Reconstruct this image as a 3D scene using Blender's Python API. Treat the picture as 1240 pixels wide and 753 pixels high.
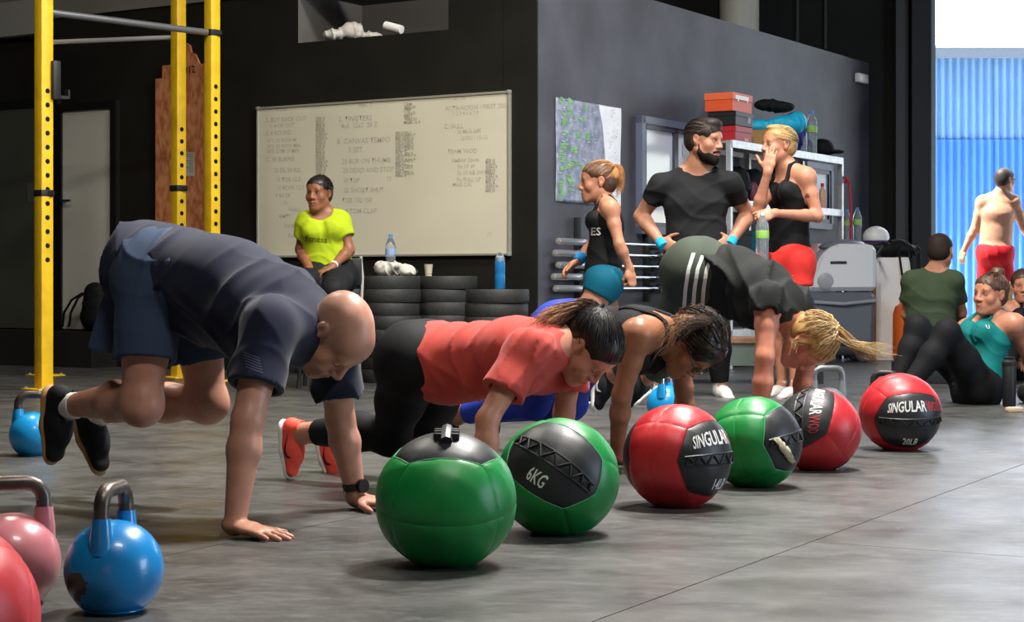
import bpy, bmesh, math, random
import numpy as np
from mathutils import Vector, Matrix
from mathutils.bvhtree import BVHTree

scene = bpy.context.scene
COL = scene.collection
for o in list(bpy.data.objects):
    bpy.data.objects.remove(o)
random.seed(7)
RNG = np.random.default_rng(11)

# ------------------------------------------------------------------ camera
F, CX, HY, H = 2200.0, 620.0, 345.0, 0.71      # focal length and horizon in 1240x753 pixels, eye height
cam = bpy.data.objects.new('camera', bpy.data.cameras.new('camera'))
COL.objects.link(cam)
cam.location = (0, 0, H)
cam.rotation_euler = (math.pi / 2, 0, 0)
cam.data.sensor_width = 36
cam.data.lens = F / 1240 * 36
cam.data.shift_y = -(376.5 - HY) / 1240
cam.data.clip_end = 200
scene.camera = cam
# ------------------------------------------------------------------ world, sun, lamps, exposure
world = bpy.data.worlds.new('world'); scene.world = world
world.use_nodes = True
_bg = world.node_tree.nodes['Background']
_sky = world.node_tree.nodes.new('ShaderNodeTexSky')
_sky.sky_type = 'NISHITA'; _sky.sun_disc = False
_sky.sun_elevation = math.radians(48); _sky.sun_rotation = math.radians(30)
world.node_tree.links.new(_sky.outputs['Color'], _bg.inputs['Color'])
_bg.inputs['Strength'].default_value = 0.6
sun = bpy.data.objects.new('sun', bpy.data.lights.new('sun', 'SUN'))
COL.objects.link(sun)
sun.data.energy = 24.0; sun.data.angle = math.radians(0.6); sun.data.color = (1.0, 0.95, 0.86)
sun.rotation_euler = Vector((0.50, 0.07, -1.1)).to_track_quat('-Z', 'Y').to_euler()

def area(name, loc, target, sx, sy, power, col):
    l = bpy.data.lights.new(name, 'AREA'); l.shape = 'RECTANGLE'; l.size = sx; l.size_y = sy
    l.energy = power; l.color = col
    o = bpy.data.objects.new(name, l); COL.objects.link(o); o.location = loc
    o.rotation_euler = (Vector(target) - Vector(loc)).to_track_quat('-Z', 'Y').to_euler()
    return o
# strip lamps under the roof, plus an added front fill and a bluish side fill
area('overhead_light', (1.6, 6.9, 5.5), (0.7, 5.9, 0), 1.0, 0.5, 720, (1.0, 0.96, 0.90))
area('overhead_light', (1.6, 10.4, 5.6), (1.2, 10.2, 0), 1.2, 0.5, 360, (1.0, 0.96, 0.92))
area('overhead_light', (-2.4, 8.6, 5.6), (-2.2, 9.0, 0), 1.2, 0.5, 190, (1.0, 0.92, 0.80))
area('overhead_light', (0.7, 1.8, 5.6), (0.4, 4.6, 0), 1.5, 0.7, 120, (1.0, 0.95, 0.88))  # unseen front fill, added to brighten the sides facing the camera
area('side_fill_light', (12.9, 4.5, 2.4), (0.0, 7.5, 0.8), 7.0, 4.2, 1050, (0.66, 0.81, 1.0))  # bluish fill added just inside the solid side wall, no gate there
scene.view_settings.view_transform = 'Standard'
scene.view_settings.look = 'None'
scene.view_settings.gamma = 1.0
scene.view_settings.use_curve_mapping = False
scene.view_settings.exposure = 0.2
scene.cycles.use_denoising = True
scene.cycles.max_bounces = 6
scene.cycles.sample_clamp_indirect = 6

# ------------------------------------------------------------------ helpers
def A(*v): return np.array(v if len(v) > 1 else v[0], dtype=float)
def P(px, py, d):
    "point at depth d seen at pixel (px, py)"
    return A((px - CX) * d / F, d, H - (py - HY) * d / F)
def G(px, py):
    "floor point at pixel"
    return P(px, py, H * F / (py - HY))
def nz(v): return v / (np.linalg.norm(v) + 1e-12)
def hexc(h):
    h = h.lstrip('#'); o = []
    for i in (0, 2, 4):
        c = int(h[i:i + 2], 16) / 255
        o.append(c / 12.92 if c <= 0.04045 else ((c + 0.055) / 1.055) ** 2.4)
    return tuple(o) + (1.0,)

MATS = {}
def mat(name, col, rough=0.6, metal=0.0, nscale=0, namt=0.0, bscale=0, bstr=0.0, bdist=0.002, spec=0.5,
        attr=None, trans=0.0, coat=0.0, emit=0.0, col2=None, detail=4, sheen=0.0, ior=1.45, stretch=None, alpha=1.0, obj_tex=True):
    if name in MATS: return MATS[name]
    m = bpy.data.materials.new(name); m.use_nodes = True
    nt = m.node_tree; b = nt.nodes['Principled BSDF']
    c = hexc(col) if isinstance(col, str) else tuple(col)
    b.inputs['Base Color'].default_value = c
    b.inputs['Roughness'].default_value = rough
    b.inputs['Metallic'].default_value = metal
    b.inputs['Specular IOR Level'].default_value = min(spec, 0.22) if rough >= 0.69 and metal == 0 else spec
    b.inputs['Transmission Weight'].default_value = trans
    b.inputs['IOR'].default_value = ior
    b.inputs['Coat Weight'].default_value = coat
    b.inputs['Sheen Weight'].default_value = sheen
    b.inputs['Alpha'].default_value = alpha
    if emit:
        b.inputs['Emission Color'].default_value = c; b.inputs['Emission Strength'].default_value = emit
    vec = None
    if nscale or bscale:
        tc = nt.nodes.new('ShaderNodeTexCoord'); vec = tc.outputs['Object']
        if stretch:
            mp = nt.nodes.new('ShaderNodeMapping'); mp.inputs['Scale'].default_value = stretch
            nt.links.new(vec, mp.inputs['Vector']); vec = mp.outputs['Vector']
    src = None
    if nscale:
        n = nt.nodes.new('ShaderNodeTexNoise'); n.inputs['Scale'].default_value = nscale; n.inputs['Detail'].default_value = detail
        nt.links.new(vec, n.inputs['Vector'])
        mx = nt.nodes.new('ShaderNodeMix'); mx.data_type = 'RGBA'
        c2 = hexc(col2) if isinstance(col2, str) else (col2 or tuple(x * (1 - namt) for x in c[:3]) + (1,))
        c1 = c if col2 else tuple(min(1, x * (1 + namt)) for x in c[:3]) + (1,)
        rp = nt.nodes.new('ShaderNodeValToRGB'); rp.color_ramp.elements[0].position = 0.36; rp.color_ramp.elements[1].position = 0.64
        nt.links.new(n.outputs['Fac'], rp.inputs['Fac'])
        nt.links.new(rp.outputs['Color'], mx.inputs['Factor'])
        mx.inputs['A'].default_value = c1; mx.inputs['B'].default_value = c2
        src = mx.outputs['Result']
    if attr:
        at = nt.nodes.new('ShaderNodeAttribute'); at.attribute_name = attr
        mu = nt.nodes.new('ShaderNodeMix'); mu.data_type = 'RGBA'; mu.blend_type = 'MULTIPLY'; mu.inputs['Factor'].default_value = 1
        if src: nt.links.new(src, mu.inputs['A'])
        else: mu.inputs['A'].default_value = c
        nt.links.new(at.outputs['Color'], mu.inputs['B']); src = mu.outputs['Result']
    if src: nt.links.new(src, b.inputs['Base Color'])
    if bscale:
        n2 = nt.nodes.new('ShaderNodeTexNoise'); n2.inputs['Scale'].default_value = bscale; n2.inputs['Detail'].default_value = 3
        nt.links.new(vec, n2.inputs['Vector'])
        bp = nt.nodes.new('ShaderNodeBump'); bp.inputs['Strength'].default_value = bstr; bp.inputs['Distance'].default_value = bdist
        nt.links.new(n2.outputs['Fac'], bp.inputs['Height']); nt.links.new(bp.outputs['Normal'], b.inputs['Normal'])
    MATS[name] = m
    return m

def tag(o, label=None, cat=None, group=None, kind=None):
    if label: o['label'] = label
    if cat: o['category'] = cat
    if group: o['group'] = group
    if kind: o['kind'] = kind
    return o
def thing(name, label, cat, loc=(0, 0, 0), rotz=0.0, group=None):
    o = bpy.data.objects.new(name, None); COL.objects.link(o)
    o.empty_display_size = 0.05
    o.location = tuple(loc); o.rotation_euler = (0, 0, rotz)
    return tag(o, label, cat, group)
def link_mesh(name, me, m, parent=None, loc=(0, 0, 0)):
    o = bpy.data.objects.new(name, me); COL.objects.link(o)
    if m is not None and not me.materials: me.materials.append(m)
    if parent is not None: o.parent = parent
    o.location = tuple(loc)
    return o
def np_mesh(name, v, f, smooth=True):
    me = bpy.data.meshes.new(name)
    v = np.asarray(v, dtype=np.float32); f = np.asarray(f, dtype=np.int32)
    me.vertices.add(len(v)); me.vertices.foreach_set('co', v.ravel())
    k = f.shape[1]
    me.loops.add(f.size); me.loops.foreach_set('vertex_index', f.ravel())
    me.polygons.add(len(f)); me.polygons.foreach_set('loop_start', np.arange(0, f.size, k, dtype=np.int32))
    me.update(calc_edges=True)
    if smooth: me.polygons.foreach_set('use_smooth', np.ones(len(f), dtype=bool))
    return me
def copy_tree(o, parent=None):
    c = o.copy(); COL.objects.link(c)
    if parent is not None: c.parent = parent
    for ch in list(o.children): copy_tree(ch, c)
    return c

class MB:
    "collects shapes into one bmesh; build() links them as one mesh object"
    def __init__(s): s.bm = bmesh.new()
    def box(s, c, size, rot=None, bev=0.0):
        r = bmesh.ops.create_cube(s.bm, size=1.0); vs = r['verts']
        for v in vs: v.co = Vector((v.co.x * size[0], v.co.y * size[1], v.co.z * size[2]))
        if bev:
            es = list({e for v in vs for e in v.link_edges})
            g = bmesh.ops.bevel(s.bm, geom=es, offset=bev, segments=2, profile=0.5, affect='EDGES')
            vs = list({v for f in g['faces'] for v in f.verts} | {v for v in vs if v.is_valid})
        M = Matrix.Translation(Vector(tuple(c))) @ (rot.to_4x4() if rot is not None else Matrix.Identity(4))
        for v in vs: v.co = M @ v.co
        return s
    def tube(s, pts, r, n=10, caps=True, closed=False):
        pts = [Vector(tuple(p)) for p in pts]; m = len(pts)
        rs = r if hasattr(r, '__len__') else [r] * m
        rings = []; prev = None
        for i, p in enumerate(pts):
            a = pts[(i - 1) % m] if (closed or i > 0) else p
            b = pts[(i + 1) % m] if (closed or i < m - 1) else p
            t = (b - a).normalized()
            if prev is None:
                x = t.orthogonal().normalized()
            else:
                x = (prev - t * prev.dot(t))
                x = x.normalized() if x.length > 1e-6 else t.orthogonal().normalized()
            prev = x; y = t.cross(x)
            rings.append([s.bm.verts.new(p + (x * math.cos(2 * math.pi * k / n) + y * math.sin(2 * math.pi * k / n)) * rs[i]) for k in range(n)])
        for i in range(m if closed else m - 1):
            A_, B_ = rings[i], rings[(i + 1) % m]
            for k in range(n):
                s.bm.faces.new((A_[k], A_[(k + 1) % n], B_[(k + 1) % n], B_[k]))
        if caps and not closed:
            s.bm.faces.new(rings[0][::-1]); s.bm.faces.new(rings[-1])
        return s
    def lathe(s, prof, n=32, c=(0, 0, 0), axis='Z'):
        rings = []
        for (r, z) in prof:
            ring = []
            for k in range(n):
                a = 2 * math.pi * k / n
                p = (r * math.cos(a), r * math.sin(a), z)
                if axis == 'X': p = (z, p[0], p[1])
                if axis == 'Y': p = (p[0], z, p[1])
                ring.append(s.bm.verts.new((p[0] + c[0], p[1] + c[1], p[2] + c[2])))
            rings.append(ring)
        for a_, b_ in zip(rings[:-1], rings[1:]):
            for k in range(n): s.bm.faces.new((a_[k], a_[(k + 1) % n], b_[(k + 1) % n], b_[k]))
        if prof[0][0] > 1e-5: s.bm.faces.new(rings[0][::-1])
        if prof[-1][0] > 1e-5: s.bm.faces.new(rings[-1])
        return s
    def prism(s, poly, z0, z1, M=None):
        a_ = [s.bm.verts.new((x, y, z0)) for x, y in poly]; b_ = [s.bm.verts.new((x, y, z1)) for x, y in poly]
        n = len(poly)
        s.bm.faces.new(a_[::-1]); s.bm.faces.new(b_)
        for k in range(n): s.bm.faces.new((a_[k], a_[(k + 1) % n], b_[(k + 1) % n], b_[k]))
        if M is not None:
            for v in a_ + b_: v.co = M @ v.co
        return s
    def quadbox(s, corners, thick, nrm):
        "thick slab from four 3-D corners, going thick along nrm"
        q = [Vector(tuple(c)) for c in corners]; n = Vector(tuple(nrm)) * thick
        a_ = [s.bm.verts.new(p) for p in q]; b_ = [s.bm.verts.new(p + n) for p in q]
        s.bm.faces.new(a_); s.bm.faces.new(b_[::-1])
        for k in range(4): s.bm.faces.new((a_[k], b_[k], b_[(k + 1) % 4], a_[(k + 1) % 4]))
        return s
    def build(s, name, m, parent=None, smooth=True, loc=(0, 0, 0), angle=40):
        bmesh.ops.recalc_face_normals(s.bm, faces=s.bm.faces)
        me = bpy.data.meshes.new(name)
        if loc is not None and any(loc):
            for v in s.bm.verts: v.co -= Vector(tuple(loc))
        s.bm.to_mesh(me); s.bm.free()
        if smooth:
            me.polygons.foreach_set('use_smooth', np.ones(len(me.polygons), dtype=bool))
            me.set_sharp_from_angle(angle=math.radians(angle))
        return link_mesh(name, me, m, parent, loc)

# ------------------------------------------------------------------ text as flat mesh
_txt_cache = {}
def text_mesh(s, size=1.0, bold=0.0, align='CENTER'):
    key = (s, bold, align)
    if key not in _txt_cache:
        cu = bpy.data.curves.new('t', 'FONT'); cu.body = s; cu.size = 1.0; cu.align_x = align; cu.align_y = 'CENTER'
        cu.offset = bold; cu.resolution_u = 2
        o = bpy.data.objects.new('t', cu); COL.objects.link(o)
        bpy.context.view_layer.update()
        me = o.evaluated_get(bpy.context.evaluated_depsgraph_get()).to_mesh()
        v = np.array([tuple(x.co) for x in me.vertices]).reshape(-1, 3)[:, :2]
        me.calc_loop_triangles()
        f = np.array([tuple(t.vertices) for t in me.loop_triangles]).reshape(-1, 3)
        bpy.data.objects.remove(o); bpy.data.curves.remove(cu)
        _txt_cache[key] = (v, f)
    v, f = _txt_cache[key]
    return v * size, f

# ------------------------------------------------------------------ distance-field sculpting: one continuous surface from smoothly joined limbs
def basis_from(ax, w=None):
    ax = nz(ax)
    if w is None:
        w = np.cross(ax, [0, 0, 1.0])
        if np.linalg.norm(w) < 1e-3: w = np.cross(ax, [0, 1.0, 0])
    w = nz(w - ax * np.dot(w, ax))
    return ax, w, np.cross(ax, w)
def T_(a, b, ra, rb=None, k=0.02, w=None, flat=0, sub=False, rc=None):
    "tapered tube a->b; radii scalar or (across w, across n); flat bit 1: flat start, bit 2: flat end"
    rb = ra if rb is None else rb
    ra = ra if hasattr(ra, '__len__') else (ra, ra); rb = rb if hasattr(rb, '__len__') else (rb, rb)
    a, b = A(a), A(b)
    if np.linalg.norm(b - a) < 1e-5: b = a + A(0, 0, 1e-4)
    ax, w_, n_ = basis_from(b - a, w)
    R = max(max(ra), max(rb), rc or 0)
    return dict(t='T', a=a, L=np.linalg.norm(b - a), ax=ax, w=w_, n=n_, ra=ra, rb=rb, k=k, flat=flat, sub=sub, rc=rc,
                lo=np.minimum(a, b) - R, hi=np.maximum(a, b) + R)
def E_(c, r, R=None, k=0.02, sub=False):
    c = A(c); R = np.eye(3) if R is None else R
    m = max(r)
    return dict(t='E', c=c, r=A(r), R=R, k=k, sub=sub, lo=c - m, hi=c + m)
def infl(ops, e, k=None):
    out = []
    for o in ops:
        if o['sub']: continue
        o = dict(o)
        if o['t'] == 'T':
            o['ra'] = (o['ra'][0] + e, o['ra'][1] + e); o['rb'] = (o['rb'][0] + e, o['rb'][1] + e)
            if o['rc']: o['rc'] += e
        else: o['r'] = o['r'] + e
        o['lo'] = o['lo'] - abs(e); o['hi'] = o['hi'] + abs(e)
        if k is not None: o['k'] = k
        out.append(o)
    return out
def eval_op(o, X, Y, Z):
    f4 = np.float32
    if o['t'] == 'E':
        c, R, r = o['c'], o['R'], o['r']
        x, y, z = X - f4(c[0]), Y - f4(c[1]), Z - f4(c[2])
        k0 = 0; k1 = 0
        for i in range(3):
            q = x * f4(R[0, i]) + y * f4(R[1, i]) + z * f4(R[2, i])
            k0 = k0 + (q / f4(r[i])) ** 2; k1 = k1 + (q / f4(r[i] ** 2)) ** 2
        k0 = np.sqrt(k0) + f4(1e-5); k1 = np.sqrt(k1) + f4(1e-5)
        return k0 * (k0 - 1) / k1
    a, L = o['a'], f4(o['L'])
    x, y, z = X - f4(a[0]), Y - f4(a[1]), Z - f4(a[2])
    dot = lambda v: x * f4(v[0]) + y * f4(v[1]) + z * f4(v[2])
    c = dot(o['ax']); u = dot(o['w']); v = dot(o['n'])
    t = np.clip(c / L, 0, 1)
    rw = f4(o['ra'][0]) + t * f4(o['rb'][0] - o['ra'][0]); rn = f4(o['ra'][1]) + t * f4(o['rb'][1] - o['ra'][1])
    e = c - t * L
    if o['flat'] & 1: e = np.where(c < 0, 0, e)
    if o['flat'] & 2: e = np.where(c > L, 0, e)
    rc = (rw + rn) * f4(0.5) if o['rc'] is None else f4(o['rc'])
    k0 = np.sqrt((u / rw) ** 2 + (v / rn) ** 2 + (e / rc) ** 2) + f4(1e-5)
    k1 = np.sqrt((u / rw ** 2) ** 2 + (v / rn ** 2) ** 2 + (e / rc ** 2) ** 2) + f4(1e-5)
    d = k0 * (k0 - 1) / k1
    if o['flat'] & 1: d = np.maximum(d, -c)
    if o['flat'] & 2: d = np.maximum(d, c - L)
    return d
def field(ops, lo, hi, h, D=None):
    n = np.maximum(np.ceil((hi - lo) / h).astype(int) + 1, 4)
    ax = [(lo[i] + np.arange(n[i]) * h).astype(np.float32) for i in range(3)]
    if D is None: D = np.ones(n, dtype=np.float32)
    for o in ops:
        m = max(o['k'], 0) + 3 * h
        i0 = np.maximum(np.floor((o['lo'] - m - lo) / h).astype(int), 0); i1 = np.minimum(np.ceil((o['hi'] + m - lo) / h).astype(int) + 1, n)
        if np.any(i1 <= i0): continue
        sl = tuple(slice(i0[i], i1[i]) for i in range(3))
        d = eval_op(o, ax[0][sl[0]][:, None, None], ax[1][sl[1]][None, :, None], ax[2][sl[2]][None, None, :])
        k = np.float32(max(o['k'], 1e-5)); cur = D[sl]
        if o['sub']:
            hh = np.maximum(k - np.abs(cur + d), 0) / k
            D[sl] = np.maximum(cur, -d) + hh * hh * k * 0.25
        else:
            hh = np.maximum(k - np.abs(cur - d), 0) / k
            D[sl] = np.minimum(cur, d) - hh * hh * k * 0.25
    return D, ax
def surfnet(D, lo, h):
    ins = D < 0
    nx, ny, nz_ = D.shape
    cnt = np.zeros((nx - 1, ny - 1, nz_ - 1), dtype=np.uint8)
    for dx in (0, 1):
        for dy in (0, 1):
            for dz in (0, 1):
                cnt += ins[dx:nx - 1 + dx, dy:ny - 1 + dy, dz:nz_ - 1 + dz]
    act = (cnt > 0) & (cnt < 8)
    ii = np.argwhere(act)
    if len(ii) == 0: return np.zeros((0, 3)), np.zeros((0, 4), int)
    idx = -np.ones(act.shape, dtype=np.int32); idx[act] = np.arange(len(ii))
    S = np.zeros((len(ii), 3)); N = np.zeros(len(ii))
    cor = {}
    for c in [(a, b, c) for a in (0, 1) for b in (0, 1) for c in (0, 1)]:
        cor[c] = D[ii[:, 0] + c[0], ii[:, 1] + c[1], ii[:, 2] + c[2]]
    for ax in range(3):
        o1, o2 = [i for i in range(3) if i != ax]
        for p in (0, 1):
            for q in (0, 1):
                c0 = [0, 0, 0]; c0[o1] = p; c0[o2] = q; c1 = list(c0); c1[ax] = 1
                a, b = cor[tuple(c0)], cor[tuple(c1)]
                m = (a < 0) != (b < 0)
                t = np.where(m, a / np.where(m, a - b, 1), 0)
                for i in range(3):
                    S[:, i] += np.where(m, t if i == ax else c0[i], 0)
                N += m
    V = (ii + S / N[:, None]) * h + lo
    Fs = []
    for ax in range(3):
        o1, o2 = (ax + 1) % 3, (ax + 2) % 3
        sl0 = [slice(None)] * 3; sl1 = [slice(None)] * 3
        sl0[ax] = slice(0, -1); sl1[ax] = slice(1, None)
        ch = ins[tuple(sl0)] != ins[tuple(sl1)]
        e = np.argwhere(ch)
        e = e[(e[:, o1] > 0) & (e[:, o2] > 0) & (e[:, o1] < D.shape[o1] - 1) & (e[:, o2] < D.shape[o2] - 1)]
        if len(e) == 0: continue
        def cell(d1, d2):
            c = e.copy(); c[:, o1] += d1; c[:, o2] += d2
            return idx[c[:, 0], c[:, 1], c[:, 2]]
        q = np.stack([cell(-1, -1), cell(0, -1), cell(0, 0), cell(-1, 0)], 1)
        flip = ~ins[e[:, 0], e[:, 1], e[:, 2]]
        q[flip] = q[flip][:, ::-1]
        Fs.append(q)
    return V, np.concatenate(Fs)
def waves(X, Y, Z, folds):
    s = 0
    for (d, amp, wl, ph) in folds:
        d = nz(A(d)) * 2 * math.pi / wl
        o = nz(np.cross(d, [0.3, 0.5, 0.8])) * 2 * math.pi / (wl * 3.1)
        g = np.abs(np.sin(0.5 * (X * d[0] + Y * d[1] + Z * d[2] + ph + 1.6 * np.sin(X * o[0] + Y * o[1] + Z * o[2] + ph * 2))))
        g = 0.55 - 1.7 * (1 - g) ** 2.2
        env = 0.5 + 0.5 * np.sin(X * o[1] * 0.9 + Y * o[2] * 0.9 + Z * o[0] * 0.9 + ph * 3)
        s = s + (g * amp * env).astype(np.float32)
    return s
def sculpt(ops, h, folds=None, lo=None, hi=None, clip=None):
    "clip: list of (point, normal) half spaces kept where (p-point).normal < 0"
    if lo is None:
        pos = [o for o in ops if not o['sub']]
        lo = np.min([o['lo'] for o in pos], 0) - 4 * h - 0.012; hi = np.max([o['hi'] for o in pos], 0) + 4 * h + 0.012
    D, ax = field([o for o in ops if not (folds and o['sub'])], lo, hi, h)
    X, Y, Z = ax[0][:, None, None], ax[1][None, :, None], ax[2][None, None, :]
    if folds:
        D = D + np.where(np.abs(D) < 0.06, waves(X, Y, Z, folds), 0)
        D, _ = field([o for o in ops if o['sub']], lo, hi, h, D)
    for (p, n) in (clip or []):
        n = nz(A(n)); D = np.maximum(D, ((X - p[0]) * n[0] + (Y - p[1]) * n[1] + (Z - p[2]) * n[2]).astype(np.float32))
    return surfnet(D, lo, h)
def sculpt_obj(name, ops, h, m, parent, base, folds=None, clip=None):
    v, f = sculpt(ops, h, folds, clip=clip)
    o = link_mesh(name, np_mesh(name, v - base, f), m, parent)
    o['_b'] = 0; del o['_b']
    return o
def strands_obj(name, lines, r0, r1, m, parent, base, thin=True):
    "thin tapered three-sided locks following polylines"
    V = []; Fc = []
    for L in lines:
        L = np.asarray(L); n = len(L); b0 = len(V)
        for i in range(n):
            t = L[min(i + 1, n - 1)] - L[max(i - 1, 0)]
            ax, w, nn = basis_from(t, A(0.31, 0.77, 0.55))
            s_ = i / (n - 1); r = (r0 * (1 - s_) + r1 * s_) * (0.35 if i == 0 and thin else 1.0)
            for k in range(3):
                a = 2 * math.pi * k / 3
                V.append(L[i] + (w * math.cos(a) + nn * math.sin(a)) * r)
        for i in range(n - 1):
            for k in range(3):
                q = b0 + i * 3
                Fc.append((q + k, q + (k + 1) % 3, q + 3 + (k + 1) % 3, q + 3 + k))
    return link_mesh(name, np_mesh(name, np.array(V) - base, np.array(Fc)), m, parent)
def decal(name, v2, f, origin, xd, yd, target, m, parent, base, off=0.002, far=0.3):
    "flat print laid on the surface of target: 2-D shape v2 in the frame origin/xd/yd, dropped along -(xd x yd)"
    me = target.data; loc = np.array(base)
    bv = BVHTree.FromPolygons([tuple(v.co) for v in me.vertices], [tuple(p.vertices) for p in me.polygons])
    xd, yd = nz(A(xd)), nz(A(yd)); nd = nz(np.cross(xd, yd)); out = []
    bm = bmesh.new(); vs = [bm.verts.new((p[0], p[1], 0)) for p in v2]
    for t in f:
        try: bm.faces.new([vs[i] for i in t])
        except ValueError: pass
    for _ in range(2):
        bmesh.ops.subdivide_edges(bm, edges=[e for e in bm.edges if e.calc_length() > 0.012], cuts=1)
    bmesh.ops.triangulate(bm, faces=bm.faces)
    kill = []
    for v in bm.verts:
        p = A(origin) + xd * v.co.x + yd * v.co.y + nd * far / 2 - loc
        hit = bv.ray_cast(Vector(p), Vector(-nd), far)
        if hit[0] is None: kill.append(v)
        else: v.co = hit[0] + Vector(nd) * off
    bmesh.ops.delete(bm, geom=kill, context='VERTS')
    me2 = bpy.data.meshes.new(name); bm.to_mesh(me2); bm.free()
    return link_mesh(name, me2, m, parent)
SWOOSH = [(-1.0, 0.30), (-0.98, -0.02), (-0.8, -0.22), (-0.5, -0.25), (0.0, -0.08), (1.0, 0.35), (0.1, 0.08), (-0.45, -0.03), (-0.72, 0.0), (-0.85, 0.12)]
def poly_mesh(poly, s):
    bm = bmesh.new(); vs = [bm.verts.new((x * s, y * s, 0)) for x, y in poly]; bm.faces.new(vs)
    bmesh.ops.triangulate(bm, faces=bm.faces)
    bm.verts.index_update()
    r = np.array([(v.co.x, v.co.y) for v in bm.verts]), np.array([[v.index for v in f.verts] for f in bm.faces])
    bm.free(); return r
# ================================================================== THE SETTING
C0 = A(0.184, 13.5)                                  # outer corner of the black/grey inner block
UL = nz(A(-1.6, 1.0)); NL = A(-UL[1], UL[0])         # left face direction and its normal to the room
UR = nz(A(0.613, 1.0)); NR = A(UR[1], -UR[0])
ROTL = math.atan2(UL[1], UL[0]); ROTR = math.atan2(UR[1], UR[0])
def on_wall(px, py, u, nrm, off=0.0):
    c = C0 + nrm * off; a = (px - CX) / F
    s = (a * c[1] - c[0]) / (u[0] - a * u[1])
    y = c[1] + s * u[1]
    return s, H - (py - HY) * y / F
def wl(px, py, off=0.0): return on_wall(px, py, UL, NL, off)
def wr(px, py, off=0.0): return on_wall(px, py, UR, NR, off)
def W3(s, z, n, u, nrm): return A(C0[0] + u[0] * s + nrm[0] * n, C0[1] + u[1] * s + nrm[1] * n, z)
def LW(s, z, n=0.0): return W3(s, z, n, UL, NL)
def RW(s, z, n=0.0): return W3(s, z, n, UR, NR)
def wbox(mb, s0, s1, z0, z1, n0, n1, side):
    f = LW if side == 'L' else RW
    u = UL if side == 'L' else UR
    rot = Matrix.Rotation(math.atan2(u[1], u[0]), 3, 'Z')
    mb.box(f((s0 + s1) / 2, (z0 + z1) / 2, (n0 + n1) / 2), (abs(s1 - s0), abs(n1 - n0), abs(z1 - z0)), rot)
    return mb
def struct(o): o['kind'] = 'structure'; return o

M_black = mat('black_wall_paint', '#191813', 0.75, nscale=2.2, namt=0.18, bscale=40, bstr=0.15)
M_grey = mat('grey_wall_paint', '#47474f', 0.6, nscale=1.8, namt=0.26, bscale=30, bstr=0.2, detail=8)
M_dark = mat('dark_sheet_wall', '#1d1d1c', 0.7, nscale=1.5, namt=0.2)
M_ceil = mat('ceiling_paint', '#6f6a62', 0.8, nscale=1, namt=0.1)
M_seam = mat('floor_gap', '#141413', 0.9)
M_conc = mat('outside_concrete', '#b9b6ae', 0.85, nscale=3, namt=0.1)
M_blue = mat('blue_corrugated_steel', '#5a9cf0', 0.45, nscale=1.0, namt=0.06)
M_blue2 = mat('pale_blue_sheet', '#86b8ee', 0.45, nscale=1.0, namt=0.06)
M_white_roof = mat('white_roof_steel', '#f2f2ee', 0.5)
M_steel = mat('chrome_steel', '#c9ccd0', 0.22, metal=1.0)
M_galv = mat('galvanised_steel', '#b4b7ba', 0.38, metal=0.6, nscale=20, namt=0.1)
M_blackm = mat('black_powder_coat', '#191a1b', 0.5)
M_rubber = mat('black_rubber', '#2c2d2c', 0.62, nscale=60, namt=0.2, bscale=90, bstr=0.2)
M_yellow = mat('yellow_powder_coat', '#e0b51c', 0.42, nscale=9, namt=0.10, bscale=60, bstr=0.05)
M_white = mat('white_plastic', '#e4e4e0', 0.4)
M_paper = mat('white_paper', '#e9e8e2', 0.7)
M_ink = mat('marker_ink_grey', '#b3af9f', 0.7)
M_ink2 = mat('marker_ink_dark', '#84816f', 0.7)
M_lime_floor = None

# floor: concrete slab under long rubber mats laid along the row of exercisers
ROW = nz(A(0.483, 0.876)); RN = A(ROW[1], -ROW[0])
def floor_mat():
    m = bpy.data.materials.new('grey_rubber_mat'); m.use_nodes = True; nt = m.node_tree; b = nt.nodes['Principled BSDF']
    g = nt.nodes.new('ShaderNodeNewGeometry')
    def noise(sc, det, st=None, rough=0.6):
        n = nt.nodes.new('ShaderNodeTexNoise'); n.inputs['Scale'].default_value = sc; n.inputs['Detail'].default_value = det; n.inputs['Roughness'].default_value = rough
        v = g.outputs['Position']
        if st:
            mp = nt.nodes.new('ShaderNodeMapping'); mp.inputs['Scale'].default_value = st; mp.inputs['Rotation'].default_value = (0, 0, 0.5)
            nt.links.new(v, mp.inputs['Vector']); v = mp.outputs['Vector']
        nt.links.new(v, n.inputs['Vector']); return n.outputs['Fac']
    def ramp(fac, a, b_, c1, c2):
        r = nt.nodes.new('ShaderNodeValToRGB'); e = r.color_ramp.elements
        e[0].position, e[1].position = a, b_; e[0].color, e[1].color = c1, c2
        nt.links.new(fac, r.inputs['Fac']); return r.outputs['Color']
    base = ramp(noise(3.2, 12, (1, 1.3, 1), 0.72), 0.36, 0.66, hexc('#2b2b2b'), hexc('#545452'))
    scuff = ramp(noise(14, 10, (0.8, 1.8, 1), 0.78), 0.50, 0.74, (0, 0, 0, 1), (0.75, 0.75, 0.75, 1))
    mx = nt.nodes.new('ShaderNodeMix'); mx.data_type = 'RGBA'
    nt.links.new(scuff, mx.inputs['Factor']); nt.links.new(base, mx.inputs['A']); mx.inputs['B'].default_value = hexc('#747470')
    nt.links.new(mx.outputs['Result'], b.inputs['Base Color'])
    rr = ramp(noise(2.5, 6), 0.3, 0.7, (0.27, 0.27, 0.27, 1), (0.46, 0.46, 0.46, 1))
    nt.links.new(rr, b.inputs['Roughness'])
    bp = nt.nodes.new('ShaderNodeBump'); bp.inputs['Strength'].default_value = 0.25; bp.inputs['Distance'].default_value = 0.002
    nt.links.new(noise(70, 6), bp.inputs['Height']); nt.links.new(bp.outputs['Normal'], b.inputs['Normal'])
    b.inputs['Specular IOR Level'].default_value = 0.5
    return m
M_floor = floor_mat()
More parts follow.
